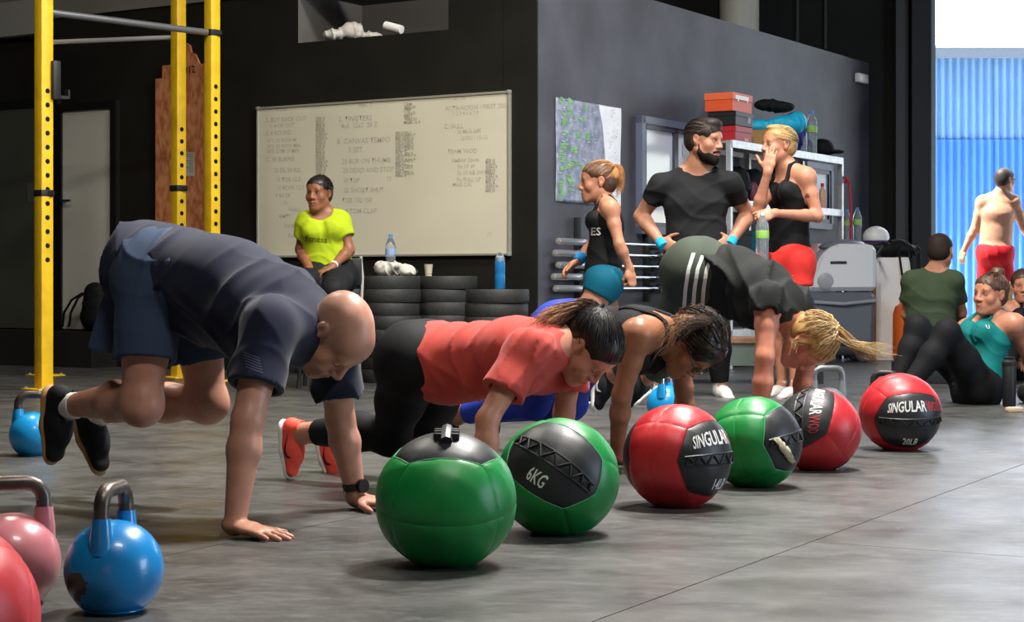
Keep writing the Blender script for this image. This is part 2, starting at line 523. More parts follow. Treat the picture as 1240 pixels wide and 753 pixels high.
fl = struct(MB().box((2, 10, -0.06), (26, 32, 0.10)).build('floor', M_seam, smooth=False))
edges = [-16.0 + 1.398 * i for i in range(-2, 21)]
off0 = -3.10 - min(edges, key=lambda e: abs(e + 3.10))
edges = [e + off0 for e in edges]
rotm = Matrix.Rotation(math.atan2(ROW[1], ROW[0]), 3, 'Z')
for i in range(len(edges) - 1):
    for j in range(-3, 5):
        r0 = -1.2 + j * 6.0 + (i % 2) * 2.9
        cn, cr = (edges[i] + edges[i + 1]) / 2, r0 + 3.0
        c = RN * cn + ROW * cr
        if not (-9 < c[0] < 12 and -2 < c[1] < 19.6): continue
        if c[1] > 17.2 and c[0] > 6: pass
        MB().box((c[0], c[1], -0.005), (6.0 - 0.004, edges[i + 1] - edges[i] - 0.004, 0.01), rotm).build('floor_mat', M_floor, fl, smooth=False)
# outside ground
struct(MB().box((8, 25.3, -0.046), (40, 10.8, 0.10)).build('floor_outside', M_conc, smooth=False))
struct(MB().box((2, 8.7, 6.1), (22, 22.4, 0.2)).build('ceiling', M_dark, smooth=False))

# left face of the block with its opening above the whiteboard
so1, zo = wl(361, 51); so0, zo2 = wl(543, 37); zo = (zo + zo2) / 2; ZT = 3.08
mb = MB()
wbox(mb, 0.0, .3, 0, ZT, -0.018, 0, 'L'); wbox(mb, .29, so0, 0, ZT, -0.25, 0, 'L'); wbox(mb, so1, 11.0, 0, ZT, -0.25, 0, 'L')
wbox(mb, so0, so1, 0, zo, -0.25, 0, 'L'); pass
struct(mb.build('wall_left', M_black, smooth=False))
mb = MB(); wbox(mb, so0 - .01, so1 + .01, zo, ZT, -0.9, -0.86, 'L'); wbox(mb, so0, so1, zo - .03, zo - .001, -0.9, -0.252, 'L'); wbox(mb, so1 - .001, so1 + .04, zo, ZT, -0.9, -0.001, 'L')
struct(mb.build('wall_recess', mat('recess_lit_grey', '#6a6762', .8), smooth=False))  # lighter grey carries the brightness of the lit interior
mb = MB(); wbox(mb, 0.019, 6.95, 0, ZT, -0.25, 0, 'R'); struct(mb.build('wall_right', M_grey, smooth=False))
# slab over the block (seen as a brownish strip top left) and a grey duct panel
mb = MB(); wbox(mb, 0.02, 11.0, ZT + .001, ZT + 0.25, -0.3, 0.02, 'L'); struct(mb.build('trim_1', M_ceil, smooth=False))
s1, z1 = wl(-30, 10); s0, z0 = wl(63, 41)
mb = MB(); wbox(mb, s0, s1, z0, z1, 0.0, 0.10, 'L'); struct(mb.build('trim_2', mat('pale_duct_paint', '#8d8c86', 0.6), smooth=False))
# plinth in front of the doors
s1, z1 = wl(-60, 404); s0, _ = wl(141, 404)
ZP = 0.31
mb = MB(); wbox(mb, s0, s1 + 0.8, 0, ZP, 0.0, 0.30, 'L'); struct(mb.build('trim_3', mat('plinth_paint', '#201f1c', 0.7), smooth=False))
# doors
def door(name, px0, px1, pyt, panel_mat):
    s1, zt = wl(px0, pyt); s0, zt2 = wl(px1, pyt)
    mb = MB()
    wbox(mb, s0 - .07, s0, ZP, zt + .07, 0, .05, 'L'); wbox(mb, s1, s1 + .07, ZP, zt + .07, 0, .05, 'L'); wbox(mb, s0, s1, zt, zt + .07, 0, .05, 'L')
    fr = struct(mb.build(name, mat('door_frame_black', '#100f0e', 0.5), smooth=False))
    mb = MB(); wbox(mb, s0, s1, ZP + .012, zt, 0.002, .03, 'L'); mb.build('door_panel', panel_mat, fr, smooth=False)
    return fr, s0, s1, zt
d1, a0, a1, at_ = door('door_1', -40, 67, 136, mat('dim_door_panel', '#43443d', 0.35, nscale=2, namt=0.1))
mb = MB(); wbox(mb, a0 + .18, a0 + .32, 1.45, 1.62, .03, .034, 'L'); mb.build('door_notice', mat('door_notice_grey', '#4a4a46', 0.6), d1, smooth=False)
d2, b0, b1, bt_ = door('door_2', 79, 138, 136, mat('white_door_panel', '#c6c3b7', 0.5, nscale=2, namt=0.04))
hs, hz = wl(70, 244)
mb = MB(); mb.tube([LW(b1 - .05, hz, .03), LW(b1 - .05, hz, .09), LW(b1 - .16, hz, .09)], 0.012); mb.build('door_handle', M_steel, d2)
# outer hall wall with the big gate to the yard
XG = (1128 - CX) / F * 19.6
mb = MB()
mb.box(((XG - 9) / 2, 19.75, 3.0), (XG + 9, 0.3, 6.0))
mb.box((XG + 3.5, 19.75, 5.35), (7.0, 0.3, 1.3)); mb.box((XG + 9.5, 19.75, 3.0), (5, 0.3, 6.0))
struct(mb.build('wall_back', M_dark, smooth=False))
struct(MB().box((13.1, 9, 3.0), (0.2, 22, 6.0)).build('wall_side', mat('pale_side_wall', '#8c8a85', 0.8), smooth=False))
struct(MB().box((-9.1, 9, 3.0), (0.2, 22, 6.0)).build('wall_far_side', M_dark, smooth=False))
struct(MB().box((2, -1.9, 3.0), (22, 0.2, 6.0)).build('wall_front', mat('front_wall_paint', '#4f4e4a', 0.8), smooth=False))
# steel column and gate post beside the opening
dA = 19.45
xa, xb = [(p - CX) / F * dA for p in (1084, 1099)]
mb = MB(); mb.box(((xa + xb) / 2, 19.5, 3), (xb - xa, 0.18, 6)); struct(mb.build('trim_4', mat('steel_column_paint', '#3a3a3d', 0.5), smooth=False))
xa, xb = [(p - CX) / F * dA for p in (1101, 1124)]
mb = MB(); mb.box(((xa + xb) / 2, 19.45, 3), (xb - xa, 0.28, 6)); struct(mb.build('trim_5', mat('gate_post_black', '#0e0e0f', 0.5), smooth=False))
xa, xb = [(p - CX) / F * 19.55 for p in (1125.5, 1131)]
mb = MB(); mb.box(((xa + xb) / 2, 19.7, 2.3), (xb - xa, 0.45, 4.6)); struct(mb.build('trim_6', mat('gate_edge_steel', '#8d9094', 0.4, metal=0.5), smooth=False))
for px in (966, 1000):
    x = (px - CX) / F * 19.55
    mb = MB(); mb.box((x, 19.58, 4.6), (0.03, 0.05, 2.7)); struct(mb.build('trim_7', M_blackm, smooth=False))
# white round duct column behind the block top
x = (896 - CX) / F * 18.9
col = thing('ventilation_duct', 'round white ventilation duct rising behind the grey wall top', 'duct', (x, 18.95, ZT - 0.25))
MB().lathe([(0.205, 0), (0.205, 3.1)], 32).build('pipe', mat('cream_duct_paint', '#cfcabd', 0.5), col)
MB().lathe([(0.213, 0.45), (0.215, 0.46), (0.215, 0.50), (0.213, 0.51)], 32).build('joint_ring', mat('cream_duct_paint', '#cfcabd', 0.5), col)

# yard: blue corrugated shed with a white sheet roof, one sheet per piece
shed = thing('corrugated_shed', 'blue corrugated steel shed across the sunny yard outside the gate', 'building', (8, 26, 0))
YS, ZE, ZM = 26.0, 0.71 + 281 * 26.0 / F, 0.71 + 176 * 26.0 / F
def corr(x0, x1, z0, z1, name, parent, m, slope=None):
    n = int((x1 - x0) / 0.018); V = []; Fc = []
    for i in range(n + 1):
        x = x0 + (x1 - x0) * i / n; ph = (i % 6)
        dy = -0.055 if ph in (1, 2, 3) else 0.0
        if slope is None: V += [(x, dy, z0), (x, dy, z1)]
        else: V += [(x, 0, z0 - dy), (x, slope[0], z0 + slope[1] - dy)]
    for i in range(n): Fc.append((2 * i, 2 * i + 2, 2 * i + 3, 2 * i + 1))
    return link_mesh(name, np_mesh(name, V, Fc, False), m, parent)
for k in range(11):
    x0 = -5.5 + k * 1.1
    corr(x0, x0 + 1.095, 0, ZM, 'wall_sheet', shed, M_blue)
    corr(x0, x0 + 1.095, ZM - .03, ZE, 'wall_sheet', shed, M_blue2).location.y = 0.035
MB().box((0.5, 0.5, ZE / 2), (13, 0.8, ZE - 0.05)).build('shed_core', mat('shed_core_blue', '#3f74bf', 0.6), shed, smooth=False)
for k in range(6):
    x0 = -5.6 + k * 2.05
    corr(x0, x0 + 2.05, ZE + 0.03, 0, 'roof_sheet', shed, M_white_roof, (6.5, 2.9)).location.y = -0.18
MB().box((0.5, -0.17, ZE - 0.02), (12.6, 0.10, 0.14)).build('eaves_gutter', mat('gutter_grey', '#7c8796', 0.5), shed, smooth=False)

# ================================================================== THINGS ON THE WALLS
# whiteboard
s0, zt = wl(619.5, 113); s1, zt2 = wl(313.5, 128); _, zb = wl(619.5, 311); _, zb2 = wl(340, 310)
ZB0, ZB1 = (zb + zb2) / 2, (zt + zt2) / 2
wbd = thing('whiteboard', 'large whiteboard covered in faint handwriting on the black wall', 'whiteboard', LW((s0 + s1) / 2, ZB0), ROTL)
hw = (s1 - s0) / 2; hh = ZB1 - ZB0
MB().box((0, 0.012, hh / 2), (2 * hw, 0.02, hh)).build('board', mat('whiteboard_enamel', '#cfcab4', 0.35, nscale=1.2, namt=0.05), wbd, smooth=False)
fm = mat('whiteboard_frame_alu', '#a9a698', 0.4, metal=0.4)
for c, sz in (((0, .018, hh - .008), (2 * hw, .03, .018)), ((0, .018, .008), (2 * hw, .03, .018)), ((-hw + .008, .018, hh / 2), (.018, .03, hh)), ((hw - .008, .018, hh / 2), (.018, .03, hh))):
    MB().box(c, sz, bev=.003).build('frame_rail', fm, wbd, smooth=False)
for sx in (-1, 1):
    for z in (0.008, hh - .008):
        MB().box((sx * (hw - .01), .02, z), (.03, .036, .03), bev=.006).build('corner_cap', mat('corner_cap_grey', '#8a8a82', 0.5), wbd)
V = []; Fc = []; V2 = []; F2 = []
def board_text(px, py, s, size, dark=False, tilt=-0.01):
    u, z = wl(px, py); x0 = u - (s0 + s1) / 2; z0 = z - ZB0
    v, f = text_mesh(s, size, 0.004, 'LEFT')
    vv, ff = (V2, F2) if dark else (V, Fc)
    b = len(vv)
    for p in v: vv.append((x0 - p[0], 0.0235, z0 + p[1] + tilt * p[0] + 0.002 * math.sin(p[0] * 90)))
    for t in f: ff.append((b + t[2], b + t[1], b + t[0]))
rows = [(335, 133, 'WOD', .05), (324, 146, '2. BUY BACK OUT', .052), (329, 153, '1. 4 DIP OUT', .045), (324, 162, '3. 4 ROUND', .05), (326, 171, 'Nº1 15 ROW M', .045), (326, 178, 'Nº2 20 ROW MIN', .045), (326, 184, 'Nº3 GYM 10 MIN', .045),
        (324, 194, 'C. 30 BURPEE', .052), (334, 207, '20 DL 50 KG', .05), (336, 218, '15 TOE 12.5', .05), (337, 228, '10 ROW 12.5', .05), (336, 237, '8 BC 24', .045), (345, 246, '10', .045), (352, 254, 'WALL', .045), (340, 262, '4 MTS', .045), (346, 274, '300 M', .045), (351, 286, 'Row', .05),
        (412, 145, '2. TWISTERS', .06), (415, 153, '4x8  12x2  20 Z', .055), (410, 172, 'B  CANVAS TEMPO', .062), (424, 182, '5 SET', .06), (416, 196, '20 BUR ON THUMB', .055), (417, 207, '20 DEAD AND STOP', .055), (418, 219, '20 TOP', .05), (418, 231, '20 SHORT SHUT', .055), (416, 243, 'TGB 100 150', .055), (420, 256, '4 TOM CLAP', .055), (470, 217, '15', .05),
        (543, 120, '1 . 2 . 30', .05), (541, 132, 'ACTIVACION / FIRST 300', .05), (550, 138, '1 2 3 4 5 6 7 8', .04), (540, 154, 'C. SKILL', .05), (552, 160, '- 20 MUS ABS', .042), (556, 168, '- 10 DU / 15-10', .042), (544, 184, 'TEAM WOD', .05), (549, 195, 'AMRAP 20min', .042), (556, 202, '5x 10 W', .045), (555, 210, '7x 15 KB SWING', .045), (555, 218, '9x PULL UP', .045), (550, 224, 'MAX CAL', .042), (592, 284, '///', .05), (436, 128, 'ABC T', .05)]
for px, py, s, z in rows: board_text(px, py, s, z)
names = ['ANA 12', 'LUIS 14', 'PAU 9', 'MAR 22', 'JOSE 17', 'EVA 20', 'TONI 8', 'CARLA 16', 'DANI 13', 'NURIA 18', 'ALEX 15', 'IVAN 10']
for i in range(27): board_text(384.5, 143.5 + i * 2.75, '|' + names[i % 12], .026, True)
for i in range(22):
    board_text(481, 161 + i * 2.5, names[(i * 5) % 12], .024, True)
    if i % 3 or i < 8: board_text(492, 161 + i * 2.5, names[(i * 7 + 2) % 12], .024, True)
for i in range(7): board_text(491 + (i % 2), 127 + i * 3.7, ['2 RIM', 'BENCH', 'STEP', 'LUNGE', 'RIBS 2', 'THRUST', 'MARK 10 X'][i], .032, True)
for i in range(14): board_text(590, 194 + i * 2.9, names[(i * 3) % 12] + '-' * (i % 3), .025, True)
link_mesh('handwriting', np_mesh('handwriting', V, Fc, False), M_ink, wbd)['kind'] = 'stuff'
link_mesh('name_list', np_mesh('name_list', V2, F2, False), M_ink2, wbd)['kind'] = 'stuff'

# aerial photo poster on the grey wall
s0, zt = wr(672, 119); s1, zt2 = wr(750, 130); _, zb = wr(672, 245); _, zb2 = wr(750, 249)
zt, zb = (zt + zt2) / 2, (zb + zb2) / 2
pst = thing('map_poster', 'aerial map poster with green marks and a white right half', 'poster', RW((s0 + s1) / 2, zb), ROTR)
w2, h2 = (s1 - s0) / 2, zt - zb
n1, n2 = 24, 30; Vp = []; Fp = []
for j in range(n2 + 1):
    for i in range(n1 + 1):
        x = -w2 + 2 * w2 * i / n1; z = h2 * j / n2
        Vp.append((x, -0.006 - 0.006 * math.sin(i * .45 + j * .13) ** 2 - (0.05 * max(0, i / n1 - .8) ** 1.5 * (j / n2)), z))
for j in range(n2):
    for i in range(n1): Fp.append((j * (n1 + 1) + i, j * (n1 + 1) + i + 1, (j + 1) * (n1 + 1) + i + 1, (j + 1) * (n1 + 1) + i))
sheet = link_mesh('sheet', np_mesh('sheet', Vp, Fp), mat('poster_aerial_print', '#6d7288', 0.5, nscale=14, namt=0.35, col2='#9aa0b4', detail=8), pst)
sheet.modifiers.new('thick', 'SOLIDIFY').thickness = 0.002
def on_poster(x, z):
    i = (x + w2) / (2 * w2) * n1; j = z / h2 * n2
    return (x, -0.0085 - 0.006 * math.sin(i * .45 + j * .13) ** 2 - (0.05 * max(0, i / n1 - .8) ** 1.5 * (j / n2)), z)
V = []; Fc = []
cur = [(0.64, 1.0), (0.70, .8), (0.74, .55), (0.76, .35), (0.70, .15), (0.66, 0.0)]
K = 40
for j in range(K + 1):
    tz = j / K
    xe = np.interp(tz, [c[1] for c in cur[::-1]], [c[0] for c in cur[::-1]])
    xe = 0.60 + (xe - 0.60) * 1.0
    for i in range(13):
        fx = xe + (0.998 - xe) * i / 12
        V.append(on_poster(-w2 + 2 * w2 * fx, h2 * (0.002 + 0.996 * tz)))
for j in range(K):
    for i in range(12): Fc.append((j * 13 + i, j * 13 + i + 1, (j + 1) * 13 + i + 1, (j + 1) * 13 + i))
link_mesh('white_print', np_mesh('white_print', V, Fc, False), mat('poster_white_print', '#eef0f4', 0.5, nscale=10, namt=0.05), pst)
V = []; Fc = []; V2 = []; F2 = []
def dash(vv, ff, x, z, w, h_):
    b = len(vv)
    for dx, dz in ((0, 0), (w, 0), (w, h_), (0, h_)):
        q = on_poster(x + dx, z + dz); vv.append((q[0], q[1] - 0.0012, q[2]))
    ff.append((b, b + 1, b + 2, b + 3))
for k in range(70):
    fx, fz = random.random() ** 1.5 * .5, random.random()
    for q in range(random.randint(1, 4)):
        dash(V, Fc, -w2 + 2 * w2 * min(fx + .012, .52), h2 * .96 * fz + .012 - q * .014 + .03, random.uniform(.025, .085), .009)
for k in range(60):
    fx, fz = random.uniform(.78, .95), random.random()
    dash(V2, F2, -w2 + 2 * w2 * fx, h2 * .96 * fz + .01, random.uniform(.01, .03), .006)
for k in range(40):
    fx, fz = random.uniform(.05, .6), random.uniform(.35, .95)
    dash(V2, F2, -w2 + 2 * w2 * fx, h2 * fz, random.uniform(.02, .05), .007)
link_mesh('green_marks', np_mesh('green_marks', V, Fc, False), mat('poster_green', '#78b86a', 0.5), pst)['kind'] = 'stuff'
link_mesh('grey_marks', np_mesh('grey_marks', V2, F2, False), mat('poster_pale_marks', '#b9c0cc', 0.5), pst)['kind'] = 'stuff'

# sliding windows in the grey wall
def slide_window(name, pxs, pyt, pyb, nleaf, pm):
    s0, zt = wr(pxs[0], pyt); s1, _ = wr(pxs[1], pyt); _, zb = wr(pxs[0], pyb)
    mb = MB(); t = .06
    wbox(mb, s0, s1, zt - t, zt, 0, .06, 'R'); wbox(mb, s0, s1, zb, zb + t, 0, .06, 'R')
    wbox(mb, s0, s0 + t, zb, zt, 0, .06, 'R'); wbox(mb, s1 - t, s1, zb, zt, 0, .06, 'R')
    fr = struct(mb.build(name, mat('window_frame_blue_grey', '#5d6478', 0.4), smooth=False))
    for k in range(nleaf):
        a_, b_ = s0 + t + (s1 - s0 - 2 * t) * k / nleaf, s0 + t + (s1 - s0 - 2 * t) * (k + 1) / nleaf
        mb = MB(); wbox(mb, a_, a_ + .035, zb + t, zt - t, .005, .05, 'R'); wbox(mb, b_ - .035, b_, zb + t, zt - t, .005, .05, 'R')
        wbox(mb, a_, b_, zt - t - .04, zt - t, .005, .05, 'R'); wbox(mb, a_, b_, zb + t, zb + t + .04, .005, .05, 'R')
        sh = mb.build('sash', mat('sash_dark', '#3b3f4c', 0.4), fr, smooth=False)
        mb = MB(); wbox(mb, a_ + .035, b_ - .035, zb + t + .04, zt - t - .04, .02, .026, 'R'); mb.build('pane', pm, sh, smooth=False)
    return fr
M_pane = mat('frosted_pane', '#c3c8d4', 0.18, nscale=0.6, namt=0.06, spec=0.6)
slide_window('window_1', (770, 853), 140, 283, 2, M_pane)
slide_window('window_2', (968, 1003), 195, 276, 1, mat('bright_pane', '#e8eaee', 0.3))
# emergency lamp
s, z = wr(1040, 94)
el = thing('emergency_light', 'small white emergency light at the end of the grey wall', 'light', RW(s, z - .06), ROTR)
MB().box((0, -0.03, .05), (.27, .06, .10), bev=.015).build('housing', M_white, el)
MB().box((0, -0.062, .05), (.22, .008, .07), bev=.003).build('lens', mat('lamp_lens', '#f4f3ec', 0.2), el)
# OSB board with a jagged top, behind the rack
pts = [(191, 275), (191, 96), (199, 95), (199, 80), (208, 79), (225, 66), (227, 52), (232, 55), (234, 64), (239, 66), (244, 78), (250, 77), (256, 80), (256, 275)]
sw = [wl(px, py) for px, py in pts]; so = min(s for s, z in sw); zmin = 0.32
osb = thing('osb_board', 'tall jagged rust-brown chipboard panel leaning on the black wall behind the rack', 'board', LW(so, 0, 0.0), ROTL)
poly = [(s - so, z if i not in (0, len(sw) - 1) else zmin) for i, (s, z) in enumerate(sw)]
Mx = Matrix(((1, 0, 0, 0), (0, 0, 1, 0), (0, 1, 0, 0), (0, 0, 0, 1)))
MB().prism(poly, 0.006, 0.028, Mx).build('panel', mat('osb_wood', '#a05c38', 0.7, nscale=26, namt=0.4, col2='#c28358', detail=2, stretch=(1, 1, 0.45), bscale=40, bstr=.4), osb, smooth=False)
MB().box((0.25, .05, .16), (.6, .1, .32)).build('foot_block', M_blackm, osb, smooth=False)
s, z = wl(232, 199)
MB().box((s - so, .0295, z), (.11, .002, .20)).build('notice_sheet', mat('notice_paper', '#a9a69c', 0.6), osb, smooth=False)
V = []; Fc = []
for k in range(9):
    b = len(V); zz = z + .08 - k * .018
    for dx, dz in ((-.045, 0), (.045 - .02 * (k % 3), 0), (.045 - .02 * (k % 3), .008), (-.045, .008)): V.append((s - so + dx, .0312, zz + dz))
    Fc.append((b, b + 1, b + 2, b + 3))
link_mesh('notice_print', np_mesh('notice_print', V, Fc, False), M_ink2, osb)
s, z = wl(232, 85)
v, f = text_mesh('#12', .085, .006)
link_mesh('painted_number', np_mesh('painted_number', [(s - so - p[0], .0295, z + p[1]) for p in v], [t[::-1] for t in f], False), M_blackm, osb)
# crumpled plastic and a roll lying in the wall opening
def blob(name, c, r, m, label, cat, folds, ops=None, h=.008, group=None):
    c = A(c); ops = ops or [E_(c, r, k=.01)]
    lo = min(o['lo'][2] for o in ops)
    v, f = sculpt(ops, h, folds)
    base = A(c[0], c[1], v[:, 2].min())
    o = link_mesh(name, np_mesh(name, v - base, f), m, None, base)
    return tag(o, label, cat, group)
Mplw = mat('white_crumpled_plastic', '#c9c4bb', 0.5)
s, z = wl(412, 44); c = LW(s, zo + .07, -.12)
blob('plastic_wrap', c, None, Mplw, 'crumpled white plastic wrap lying in the wall opening', 'wrap', [((1, 0, .3), .012, .06, 0), ((.3, 1, 1), .01, .045, 2)],
     [E_(c - A(.12, 0, .02), (.09, .07, .05)), E_(c + A(.02, 0, .01), (.10, .07, .07)), E_(c + A(.15, 0, -.03), (.12, .06, .035))])
s, z = wl(473, 38); c = LW(s, zo + .045, -.05)
rl = thing('paper_roll', 'white cardboard tube lying across the edge of the wall opening', 'tube', c - A(0, 0, .045))
uL3 = A(UL[0], UL[1], 0)
MB().tube([c * 0 + A(0, 0, .085) + uL3 * .085, c * 0 + A(0, 0, .04) - uL3 * .07], .034, 16).build('tube_wall', M_paper, rl)
MB().tube([A(0, 0, .0865) + uL3 * .088, A(0, 0, .084) + uL3 * .083], .017, 12).build('tube_bore', M_blackm, rl)

# five barbells on wall hooks
bb_s = 0.13
M_brass = mat('brushed_sleeve_steel', '#d3d5d8', 0.3, metal=0.85)
rk = thing('barbell_wall_rack', 'black wall rack of hooks holding the five barbells', 'rack', RW(1.15, 0.62, 0), ROTR)
for ss in (0.58, 1.73):
    MB().box((ss - 1.15, -0.03, .28), (.06, .05, .66), bev=.004).build('upright', M_blackm, rk)
    for k in range(5):
        zz = 1.035 - .0885 * k - .62
        MB().box((ss - 1.15, -.10, zz - .03), (.05, .13, .022)).box((ss - 1.15, -.16, zz - .018), (.05, .014, .045)).build('hook', M_blackm, rk, smooth=False)
where = ['top', 'second from the top', 'middle', 'second from the bottom', 'lowest']
for k in range(5):
    zz = 1.062 - .0885 * k - .025; s00 = bb_s + (0, -.05, .0, -.07, -.04)[k]
    bbr = thing('barbell', 'chrome barbell on the grey wall, %s of the five' % where[k], 'barbell', RW(s00, zz + .0, .105), ROTR, 'barbells on the wall')
    MB().lathe([(.0, 0), (.022, 0), (.025, .004), (.025, .40), (.02, .402)], 20, axis='X').build('sleeve', M_brass, bbr)
    MB().lathe([(.014, -.001), (.016, 0), (.016, .003)], 16, axis='X').build('end_cap', M_ink2, bbr)
    MB().lathe([(.02, .40), (.038, .402), (.038, .43), (.02, .433)], 20, axis='X').build('collar', M_steel, bbr)
    MB().lathe([(.014, .43), (.014, 1.72)], 14, axis='X').build('shaft', M_steel, bbr)
    MB().lathe([(.02, 1.70), (.038, 1.703), (.038, 1.73), (.02, 1.733)], 20, axis='X').build('collar', M_steel, bbr)
    MB().lathe([(.025, 1.733), (.025, 2.13), (.0, 2.135)], 20, axis='X').build('sleeve', M_brass, bbr)

# ================================================================== BUMPER PLATES along the wall
def make_plate():
    t = thing('bumper_plate', 'x', 'weight plate')
    R_, T2 = .225, .0485
    MB().lathe([(.026, -T2 * .8), (.12, -T2 * .8), (.135, -T2 * .7), (.175, -T2 * .7), (.19, -T2), (R_ - .006, -T2), (R_, -T2 + .008), (R_, T2 - .008), (R_ - .006, T2), (.19, T2), (.175, T2 * .7), (.135, T2 * .7), (.12, T2 * .8), (.026, T2 * .8)], 40).build('rubber_disc', M_rubber, t)
    MB().lathe([(.0252, -T2 * .85), (.045, -T2 * .85), (.045, T2 * .85), (.0252, T2 * .85), (.0252, -T2 * .85)], 20).build('hub', M_galv, t)
    return t
plate0 = make_plate(); first = True
ordw = ['lowest', 'second from the floor', 'third from the floor', 'fourth from the floor', 'fifth from the floor', 'sixth from the floor', 'seventh from the floor', 'topmost']
stacks = [(425, 7, 'stack beside the woman in yellow', .26), (472, 8, 'stack under the white towel', .70), (540, 8, 'stack under the paper cup', .27), (602, 7, 'stack under the blue bottle', .66)]
PT = {}
for px, n, nm, of in stacks:
    s, _ = wl(px, 345, of)
    for k in range(n):
        p = LW(s, .0485 + .097 * k, of) + A(random.uniform(-.012, .012), random.uniform(-.01, .01), 0)
        o = plate0 if first else copy_tree(plate0); first = False
        o.location = tuple(p); o.rotation_euler = (0, 0, random.random() * 6)
        o['label'] = 'black bumper plate, %s of the %s' % ('topmost' if k == n - 1 else ordw[k], nm); o['group'] = 'bumper plates stacked along the wall'
    PT[px] = LW(s, .097 * n, of)

# ---- bottles, towel, cup
M_pet = mat('clear_pet', '#dfeaf0', 0.08, trans=0.85, ior=1.2, spec=.5)
M_label_g = mat('green_bottle_label', '#8fbf5a', 0.5)
M_cap_b = mat('blue_cap', '#4a90cf', 0.4)
def water_bottle(loc, label, sc=1.0, lab=M_label_g, cap=M_cap_b, group='clear water bottles'):
    t = thing('water_bottle', label, 'bottle', loc, 0, group)
    prof = [(.0, 0), (.034, 0), (.04, .006)]
    for k in range(7): prof += [(.0405, .02 + k * .018), (.0375, .029 + k * .018)]
    prof += [(.041, .16), (.041, .225), (.037, .25), (.02, .292), (.0135, .30), (.0135, .312)]
    MB().lathe([(r * sc, z * sc) for r, z in prof], 24).build('bottle_body', M_pet, t, angle=60)
    MB().lathe([(.0415 * sc, .163 * sc), (.0418 * sc, .165 * sc), (.0418 * sc, .21 * sc), (.0415 * sc, .212 * sc)], 24).build('paper_label', lab, t)
    MB().lathe([(.0155 * sc, .302 * sc), (.0158 * sc, .304 * sc), (.0155 * sc, .325 * sc), (0, .326 * sc)], 18).build('cap', cap, t)
    return t
water_bottle(PT[472] + A(.0, .09, .0), 'clear water bottle with blue cap behind the white towel', .95, mat('pale_blue_label', '#8aa6d0', .5))
c = PT[472] + A(.04, -.04, .045)
tw = [E_(c + A(-.07, 0, 0), (.08, .07, .045)), E_(c + A(.06, .02, 0), (.09, .07, .045)), E_(c + A(-.10, -.02, .03), (.05, .05, .035)), E_(c + A(.1, .0, -.02), (.06, .06, .03)), E_(c + A(0, -.03, .03), (.06, .04, .03))]
blob('towel', c, None, mat('white_terry', '#c9c6bc', 0.9, bscale=300, bstr=.5), 'crumpled white towel on the plate stack', 'towel', [((1, .3, .6), .011, .05, 0), ((-.4, 1, .7), .009, .035, 1)], tw, h=.006)
cup = thing('paper_cup', 'cream paper cup standing on the plate stack', 'cup', PT[540] + A(-.13, -.02, 0))
MB().lathe([(.0, .0), (.024, 0), (.033, .085), (.0345, .088), (.033, .089), (.031, .086), (.023, .006), (0, .006)], 24).build('cup_body', mat('cream_card', '#cfc5ab', .6), cup)
MB().lathe([(.0255, .012), (.0262, .02)], 24).build('cup_print', mat('cup_print_tan', '#a9987a', .6), cup)
c = PT[540] + A(-.30, 0, .0)
gl = thing('lifting_strap', 'dark green coiled lifting straps between towel and cup', 'strap', c)
for k in range(5):
    a = k * 1.1
    MB().tube([A(.055 * math.cos(a + q) + .03 * math.cos(a), .04 * math.sin(a + q), .025 + .018 * math.sin(2 * q + a) + .004 * k) for q in np.linspace(0, 5.2, 16)], .009, 8).build('loop', mat('dark_green_webbing', '#1d4a3c', .8), gl)
bt = thing('drink_bottle', 'translucent blue drink bottle on the right plate stack', 'bottle', PT[602] + A(.02, 0, 0))
MB().lathe([(0, 0), (.034, 0), (.037, .006), (.037, .10), (.034, .115), (.037, .13), (.037, .19), (.031, .205)], 28).build('bottle_body', mat('blue_tritan', '#1f6ea8', .15, spec=.6), bt)
MB().lathe([(.032, .2), (.033, .203), (.033, .228), (.022, .238), (0, .24)], 24).build('lid', mat('grey_lid', '#8d99a5', .4), bt)
MB().tube([A(-.02, 0, .236), A(-.018, 0, .256), A(0, 0, .264), A(.018, 0, .256), A(.02, 0, .236)], .006, 8).build('carry_loop', mat('grey_lid', '#8d99a5', .4), bt)
# backpack on the plinth before the white door
s, _ = wl(114, 380, .18); c = LW(s, ZP, .17)
bp = thing('backpack', 'black backpack standing before the white door', 'backpack', c)
b_ops = [T_(A(0, 0, .09), A(0, 0, .30), (.15, .1), (.11, .075), .03, w=uL3), T_(A(0, -.08, .08), A(0, -.08, .17), (.10, .05), (.09, .04), .03, w=uL3)]
v, f = sculpt(b_ops, .01, [((.2, .1, 1), .006, .09, 0)])
v[:, 2] -= v[:, 2].min()
M_nyl = mat('black_nylon', '#131415', .7)
link_mesh('bag_body', np_mesh('bag_body', v, f), M_nyl, bp)
for k, q in enumerate((.05, .13)):
    MB().tube([uL3 * q + A(0, -.06, .36 - k * .03), uL3 * (q + .13) + A(0, -.06, .29 - k * .02), uL3 * (q + .23) + A(0, -.03, .16), uL3 * (q + .26) + A(0, 0, .04)], .011, 8).build('strap', M_nyl, bp)
MB().tube([uL3 * -.03 + A(0, 0, .36), A(0, 0, .40), uL3 * .03 + A(0, 0, .36)], .010, 8).build('grab_handle', M_nyl, bp)

